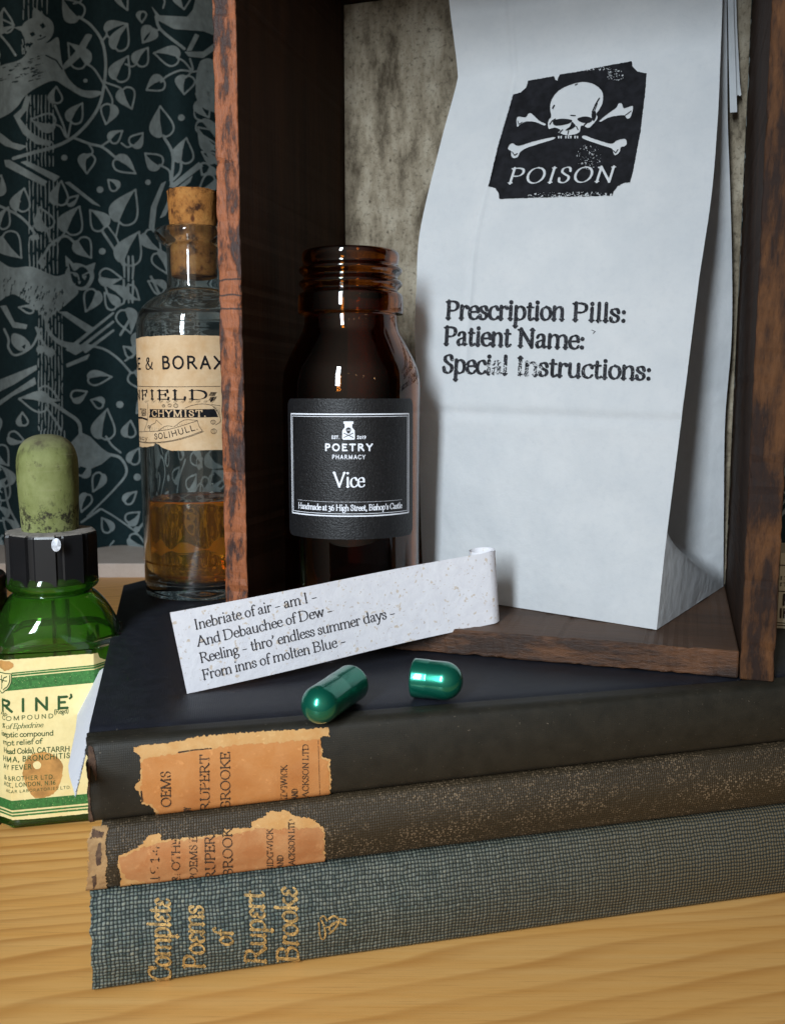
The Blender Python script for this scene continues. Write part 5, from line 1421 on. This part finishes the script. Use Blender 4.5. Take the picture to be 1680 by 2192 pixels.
def bag_front(r, c):
    """r 0..1 up the bag, c 0..1 left to right"""
    r = np.clip(np.asarray(r, float), 0, 1); c = np.asarray(c, float)
    rr2 = r * (NR - 1); i = np.clip(rr2.astype(int), 0, NR - 2); f = (rr2 - i)[..., None]
    L = PLft[i] * (1 - f) + PLft[i + 1] * f; R = PRgt[i] * (1 - f) + PRgt[i + 1] * f
    P = L * (1 - c[..., None]) + R * c[..., None]
    nrm = np.cross(R - L, np.broadcast_to(np.array([0, 0.0, 1.0]), R.shape)); nrm = nrm / np.linalg.norm(nrm, axis=-1, keepdims=True)
    # nrm points into the bag side away from the viewer or towards it; make it face the viewer
    sg = np.sign(np.sum(nrm * (EYE - P), -1, keepdims=True)); nrm = nrm * sg
    bulge = .10 * np.sin(np.pi * np.clip(c, 0, 1)) * np.sin(np.pi * np.clip(r * 1.1, 0, 1)) * (1 - .4 * r)
    crease = -.06 * np.exp(-((r - .262 - .022 * c) / .009) ** 2) - .05 * np.exp(-((c - .19 - .05 * r) / .010) ** 2) * (r > .33)
    crease = crease + .045 * np.exp(-((r - .272 - .022 * c) / .03) ** 2)
    soft = .05 * np.sin(c * 5 + r * 4) * np.sin(r * 7 + 1.0) * np.clip(r * 6, 0, 1) * np.clip((1 - c) * 8, 0, 1) * np.clip(c * 8, 0, 1)
    fine = .012 * np.sin(c * 23 + np.sin(r * 17) * 2) * np.sin(r * 29 + c * 7) * np.clip(r * 10, 0, 1) * np.clip((1 - c) * 8, 0, 1) * np.clip(c * 8, 0, 1)
    for (r0, c0, r1, c1, dp) in ((.10, .06, .20, .30, .030), (.14, .60, .165, .74, -.028), (.03, .30, .12, .12, .022), (.80, .0, .79, .30, .030), (.60, .02, .52, .22, .022), (.40, .80, .47, .98, -.024), (.19, .40, .17, .62, .018), (.70, .70, .76, .97, .022), (.32, .05, .38, .16, -.03)):
        dr, dc = r1 - r0, (c1 - c0) * .45
        L2 = dr * dr + dc * dc; q = ((r - r0) * dr + (c - c0) * .45 * dc) / L2
        dd = np.abs((r - r0) * dc - (c - c0) * .45 * dr) / math.sqrt(L2)
        crease = crease + dp * np.exp(-dd / .012) * np.clip(1 - np.abs(q - .5) * 1.6, 0, 1) * np.clip(c * 12, 0, 1) * np.clip((1 - c) * 12, 0, 1)
    return P + nrm * (bulge + crease + soft + fine)[..., None]
def gridsurf(fn, nu, nv):
    A_, B_ = np.meshgrid(np.linspace(0, 1, nu), np.linspace(0, 1, nv), indexing='ij')
    return fn(A_.ravel(), B_.ravel()), grid_faces(nu, nv)
V_, F_ = gridsurf(bag_front, 240, 100)
BG.part('front_panel', V_, F_, M_bag, smooth=True)
def bag_side(r, c):
    rr2 = np.asarray(r) * (NR - 1); i = np.clip(rr2.astype(int), 0, NR - 2); f = (rr2 - i)[..., None]
    A_ = PRgt[i] * (1 - f) + PRgt[i + 1] * f; B_ = PBk[i] * (1 - f) + PBk[i + 1] * f
    P = A_ * (1 - c[..., None]) + B_ * c[..., None]
    Vy = A_ + np.array([-.5, 0, 0]) * np.clip(1.25 - r, .3, 1)[..., None]      # the valley of the folded gusset
    Vy[..., 1] = np.maximum(A_[..., 1] + .12, B_[..., 1] - .30)
    cf = .22
    lo = (c / cf)[..., None]; hi = ((c - cf) / (1 - cf))[..., None]
    Q = np.where(c[..., None] < cf, A_ * (1 - lo) + Vy * lo, Vy * (1 - hi) + B_ * hi)
    g = np.clip((r - .125 * (1 - c)) / .045, 0, 1); g = g * g * (3 - 2 * g)
    w = .012 * np.sin(c * 9 + r * 11) * np.sin(r * 19 + c * 3) * np.sin(np.pi * c) - .05 * np.exp(-((r - .300 - .03 * c) / .010) ** 2) * np.sin(np.pi * c)
    foot = .018 * np.exp(-((c - .45 - r * 2.0) / .05) ** 2) * np.clip(1 - r / .11, 0, 1)
    return P * (1 - g[..., None]) + Q * g[..., None] + np.array([.3, -.95, 0]) * (w + foot)[..., None]
V_, F_ = gridsurf(bag_side, 150, 60)
BG.part('side_gusset', V_, F_, M_bag, smooth=True)
# back panel and left side, hidden against the crate's back
V_ = []
for i in range(NR):
    l = PLft[i]; b = PBk[i]
    m1 = l + np.array([.35, .55, 0]) * (1 - i / NR * .8)
    V_ += [l, m1, m1 * .5 + b * .5 + np.array([0, .15, 0]), b]
BG.part('back_panel', np.array(V_), grid_faces(NR, 4), M_bag, smooth=True)
BG.part('base', np.array([FLp, FRp, BRp, FLp + np.array([.35, .55, 0])]) + np.array([0, 0, .004]), [(0, 1, 2, 3)], M_bag)
# two pinked strips of the folded mouth behind it
for pts, Yd in (([(1556, -130), (1567, -130), (1572, 60), (1576, 180), (1578, 240), (1563, 241), (1560, 120)], 22.15), ([(1562, -130), (1572, -130), (1578, 60), (1584, 180), (1587, 203), (1584, 206), (1580, 203), (1576, 207), (1572, 203), (1569, 100)], 22.3)):
    P = np.array([at_y(float(x), float(y), Yd) for x, y in pts])
    BG.part('folded_mouth', P, [tuple(range(len(P)))], M_bag, solid=.012)

def bag_uv(x, y):
    """photograph pixel -> (r, c) on the front panel, by Newton steps"""
    x = np.asarray(x, float); y = np.asarray(y, float)
    r = np.clip((1349 - y) / 1469., 0.02, .98); c = np.clip((x - 900) / 600., 0.02, .98)
    def pj(P):
        d = P - EYE; z = d @ _fw; u = d @ _rt / z * F_PX; v = -(d @ _up) / z * F_PX
        cc, ss = math.cos(ROLL), math.sin(ROLL)
        return u * cc - v * ss + FW / 2, u * ss + v * cc + FH / 2
    for _ in range(14):
        X0, Y0 = pj(bag_front(r, c)); h = .004
        Xr, Yr = pj(bag_front(r + h, c)); Xc, Yc = pj(bag_front(r, c + h))
        a, b, cc_, d = (Xr - X0) / h, (Xc - X0) / h, (Yr - Y0) / h, (Yc - Y0) / h
        det = a * d - b * cc_; det = np.where(np.abs(det) < 1e-3, 1e-3, det)
        ex, ey = x - X0, y - Y0
        r = np.clip(r + .8 * (d * ex - b * ey) / det, 0, .99); c = np.clip(c + .8 * (-cc_ * ex + a * ey) / det, 0, 1)
    return r, c
def bag_px(off):
    def fn(x, y):
        r, c = bag_uv(x, y); P = bag_front(r, c)
        d = EYE - P; return P + d / np.linalg.norm(d, axis=-1, keepdims=True) * off
    return fn
def k8(P): P = np.asarray(P, float); return np.stack([1023.3 + P[..., 0] / 4.2217, 113.7 + P[..., 1] / 4.2217], -1)
ik = Ink(1035, 120, 1400, 435, .62)
ik.poly(k8([(455, 245), (690, 205), (700, 240), (718, 245), (740, 190), (960, 155), (1010, 140), (1200, 105), (1390, 70), (1398, 115), (1440, 163), (1525, 180), (1515, 330), (1470, 700), (1405, 1050), (1375, 1165), (1315, 1172), (1258, 1204), (1225, 1250), (1215, 1285), (900, 1295), (500, 1305), (195, 1315), (188, 1265), (155, 1215), (95, 1200), (180, 840), (240, 640), (320, 370), (390, 350), (435, 310)]), rough=1.1, freq=.35)
m8 = lambda P, n=4: catmull(k8(P), n, True)
for P in ([(655, 520), (656, 450), (685, 385), (740, 328), (820, 288), (900, 263), (960, 256), (1030, 270), (1090, 305), (1125, 350), (1131, 400), (1122, 460), (1095, 510), (1072, 545), (1082, 580), (1066, 610), (1040, 640), (1010, 668), (985, 670), (960, 655), (932, 655), (922, 700), (905, 720), (860, 735), (800, 740), (745, 722), (725, 712), (745, 690), (690, 670), (650, 690), (632, 650), (640, 600), (662, 570)],
          [(355, 575), (430, 575), (455, 545), (480, 540), (520, 575), (560, 610), (612, 636), (595, 650), (520, 620), (440, 615), (385, 640), (355, 660)],
          [(1100, 605), (1180, 540), (1250, 490), (1270, 455), (1300, 450), (1320, 495), (1400, 475), (1382, 570), (1350, 590), (1320, 560), (1250, 565), (1180, 580), (1115, 615)],
          [(270, 860), (290, 820), (320, 812), (345, 830), (390, 830), (500, 795), (680, 755), (685, 775), (560, 815), (440, 855), (385, 890), (360, 935), (320, 945), (300, 920), (300, 885)],
          [(962, 740), (1060, 775), (1200, 815), (1250, 790), (1290, 775), (1335, 775), (1345, 815), (1325, 840), (1290, 850), (1280, 890), (1240, 922), (1220, 890), (1210, 860), (1120, 830), (952, 770)]):
    ik.poly(m8(P), '-', rough=.5, freq=.5)
for x in (730, 752, 795, 818, 840, 878, 900): ik.poly(k8([(x - 9, 745), (x + 8, 742), (x + 4, 770), (x - 6, 768)]), '-')
for P in ([(678, 632), (690, 605), (760, 590), (848, 602), (832, 628), (770, 646), (705, 652)], [(898, 592), (960, 570), (1020, 580), (1032, 605), (1000, 628), (935, 622)], [(850, 618), (832, 660), (790, 695), (830, 690), (872, 668), (882, 650)],
          [(640, 690), (690, 672), (745, 690), (720, 700)], [(1030, 540), (1060, 520), (1070, 560), (1050, 610), (1030, 590)]):
    ik.poly(m8(P))
for P, w in (([(1098, 405), (1064, 460), (1034, 530)], 2.6), ([(1080, 450), (1050, 530)], 1.6), ([(690, 470), (676, 495)], 3.2), ([(840, 560), (880, 562)], 2.2), ([(900, 275), (880, 285)], 2), ([(700, 592), (670, 610), (650, 640)], 2.2), ([(765, 690), (740, 715)], 2.4), ([(820, 700), (812, 730)], 2), ([(890, 660), (905, 690)], 2.2), ([(985, 625), (960, 650)], 2.6),
             ([(360, 610), (372, 640), (400, 622)], 1.6), ([(1330, 560), (1360, 540), (1385, 520)], 1.6), ([(310, 890), (330, 920), (355, 905)], 2.0), ([(1225, 880), (1245, 900), (1265, 870)], 2.0)):
    ik.stroke(k8(P), w)
a, b = k8([(262, 1175), (1218, 1160)]); text(ik, "POISON", a, b, 33, up=(.10, -1), weight=.17, thin=.07, slant=.18, op='-', serif=.11, track=.10)
ik.wear(3.5, .42, .70, seed=12, box=(1260, 335, 26, 26)); ik.wear(4.0, .45, .60, seed=3, box=(1250, 417, 62, 7)); ik.wear(4, .5, .62, seed=5, box=(1318, 160, 18, 12)); ik.wear(4, .5, .66, seed=7, box=(1180, 418, 50, 7)); ik.wear(3, .5, .62, seed=7, box=(1250, 146, 60, 5))
W_, F_, _ = ik.mesh(bag_px(.018)); BG.part('skull_stamp', W_, F_, M_blackink)
def b6(P): P = np.asarray(P, float); return np.stack([852.8 + P[..., 0] / 2.031, 511.7 + P[..., 1] / 2.031], -1)
ik = Ink(930, 620, 1420, 830, .55)
kb_ = dict(weight=.215, thin=.095, xh=.73, serif=.12, up=(.06, -1))
for s_, A_, B_ in (("Prescription", (205, 346), (722, 352)), ("Pills:", (755, 354), (992, 362)), ("Patient", (197, 458), (488, 466)), ("Name:", (515, 467), (810, 478)), ("Special", (190, 580), (474, 588)), ("Instructions:", (508, 590), (1100, 614))):
    a, b = b6([A_, B_]); text(ik, s_, a, b, 38, **kb_)
ik.wear(2.6, .55, .77, seed=17)
ik.wear(4.5, .6, .50, seed=9, box=(1063, 787, 20, 16)); ik.wear(3.2, .6, .56, seed=19, box=(1120, 790, 40, 16))
ik.stroke(b6([(840, 395), (856, 402), (846, 410)]), 1.2)
W_, F_, _ = ik.mesh(bag_px(.016)); BG.part('stamped_lines', W_, F_, M_stamp)

# ---------------------------------------------------------------- poem strip propped from the book to the crate
pa = at_z(400., 1486., H1) + np.array([0, 0, .006]); pb = at_z(1060., 1336., FLOOR) + np.array([0, 0, .01])
pb[0] += 0
e1 = (pb - pa); SLN = np.linalg.norm(e1); e1 /= SLN
hz = np.array([e1[0], e1[1], 0]); hz /= np.linalg.norm(hz)
e3 = np.array([-hz[1], hz[0], 0])                       # away from the viewer
e2 = np.cross(e3, e1) * -1
if e2[2] < 0: e2 = -e2
lt = at_plane(366., 1311., pa, e3); SWD = float(np.linalg.norm(lt - pa))
ST = Thing('poem_strip', 'long white flecked paper strip printed with four lines of verse, curled at one end', 'paper strip', pa)
R0 = .30; straight = SLN - R0 * .2
def strip(s, t):
    """s along the strip from the left end, t across it"""
    s = np.asarray(s, float); t = np.asarray(t, float)
    k = np.maximum(s - straight, 0)
    lin = np.minimum(s, straight)
    # spiral: curvature grows slightly as it winds
    a = np.minimum(k / R0, 12) 
    r = R0 * (1 - .035 * a)
    x = lin + r * np.sin(a) + (R0 - r) * .5; y = R0 - r * np.cos(a) - (R0 - r) * .3 * 0
    bow = .045 * np.sin(np.pi * np.clip(s / straight, 0, 1)) - .05 * np.sin(2 * np.pi * np.clip(s / straight, 0, 1))
    sk_ = -.085 * t * np.clip(1 - s / straight, 0, 1)        # the end is cut a little askew
    return pa + e1 * (x + sk_)[..., None] + e3 * (y + bow)[..., None] + e2 * t[..., None]
ns, nt = 180, 12
total = straight + R0 * math.radians(395)
A_, B_ = np.meshgrid(np.concatenate([np.linspace(0, straight, 80), np.linspace(straight, total, 110)[1:]]), np.linspace(0, SWD, nt), indexing='ij')
V_ = strip(A_.ravel(), B_.ravel())
ST.part('sheet', V_, grid_faces(A_.shape[0], nt), M_strip, smooth=True)
def strip_px(off):
    def fn(x, y):
        P = at_plane(x, y, pa, e3); 
        for _ in range(3):
            s = (P - pa) @ e1; t = (P - pa) @ e2
            bow = .045 * np.sin(np.pi * np.clip(s / straight, 0, 1)) - .05 * np.sin(2 * np.pi * np.clip(s / straight, 0, 1))
            d = ray(x, y); P = EYE + d * (((pa - EYE) @ e3 + bow) / (d @ e3))[..., None]
        s = (P - pa) @ e1; t = (P - pa) @ e2
        s = (s + .085 * t) / (1 + .085 * t / straight)
        return strip(s, t) - e3 * off
    return fn
def s8(P): P = np.asarray(P, float); return np.stack([341.1 + P[..., 0] / 2.111, 1108.6 + P[..., 1] / 2.111], -1)
ik = Ink(405, 1255, 860, 1480, .45)
for s_, A_, B_ in (("Inebriate of air – am I –", (158, 505), (716, 372)), ("And Debauchee of Dew –", (170, 581), (786, 433)), ("Reeling – thro' endless summer days –", (185, 655), (1068, 445)), ("From inns of molten Blue –", (196, 732), (846, 572))):
    a, b = s8([A_, B_]); text(ik, s_, a, b, 21.8, up=(-.19, -1), weight=.125, thin=.048, xh=.64, serif=.10, nib=20)
W_, F_, _ = ik.mesh(strip_px(.010)); ST.part('verse_lettering', W_, F_, M_textink)

# ---------------------------------------------------------------- two halves of a metallic capsule
def capsule(name, label, tip_px, open_px, r, L):
    a = at_z(float(tip_px[0]), float(tip_px[1]), H1 + r); b = at_z(float(open_px[0]), float(open_px[1]), H1 + r)
    d = b - a; d[2] = 0; d /= np.linalg.norm(d)
    w = np.cross(d, [0, 0, 1.0]); up = np.array([0, 0, 1.0])
    T = Thing(name, label, 'capsule half', a * np.array([1, 1, 0]) + np.array([0, 0, H1 + .003]), group='halves of the opened capsule')
    prof = [(r * math.sin(q), r - r * math.cos(q)) for q in np.linspace(0, math.pi / 2, 14)] + [(r * 1.0, r + (L - r) * .45), (r * 1.0, r + (L - r) * .50), (r * 1.02, r + (L - r) * .54), (r * 1.02, L - .03), (r * 1.03, L), (r * .97, L), (r * .95, L - .04), (r * .93, r), (r * .5, r * .3), (0, r * .15)]
    V = []; n = 48
    for k in range(n):
        q = 2 * math.pi * k / n
        for rad, l in prof: V.append(a + d * l + w * rad * math.cos(q) + up * (rad * math.sin(q) + .02 * r + .006))
    T.part('shell', np.array(V), grid_faces(n, len(prof), True), M_capsule, smooth=True)
    return T
capsule('capsule_half', 'longer metallic green capsule half pointing its round end at the orange label', (666, 1522), (794, 1436), .312, 1.47)
capsule('capsule_half', 'shorter metallic green capsule half in front of the crate edge', (990, 1463), (880, 1452), .33, .86)
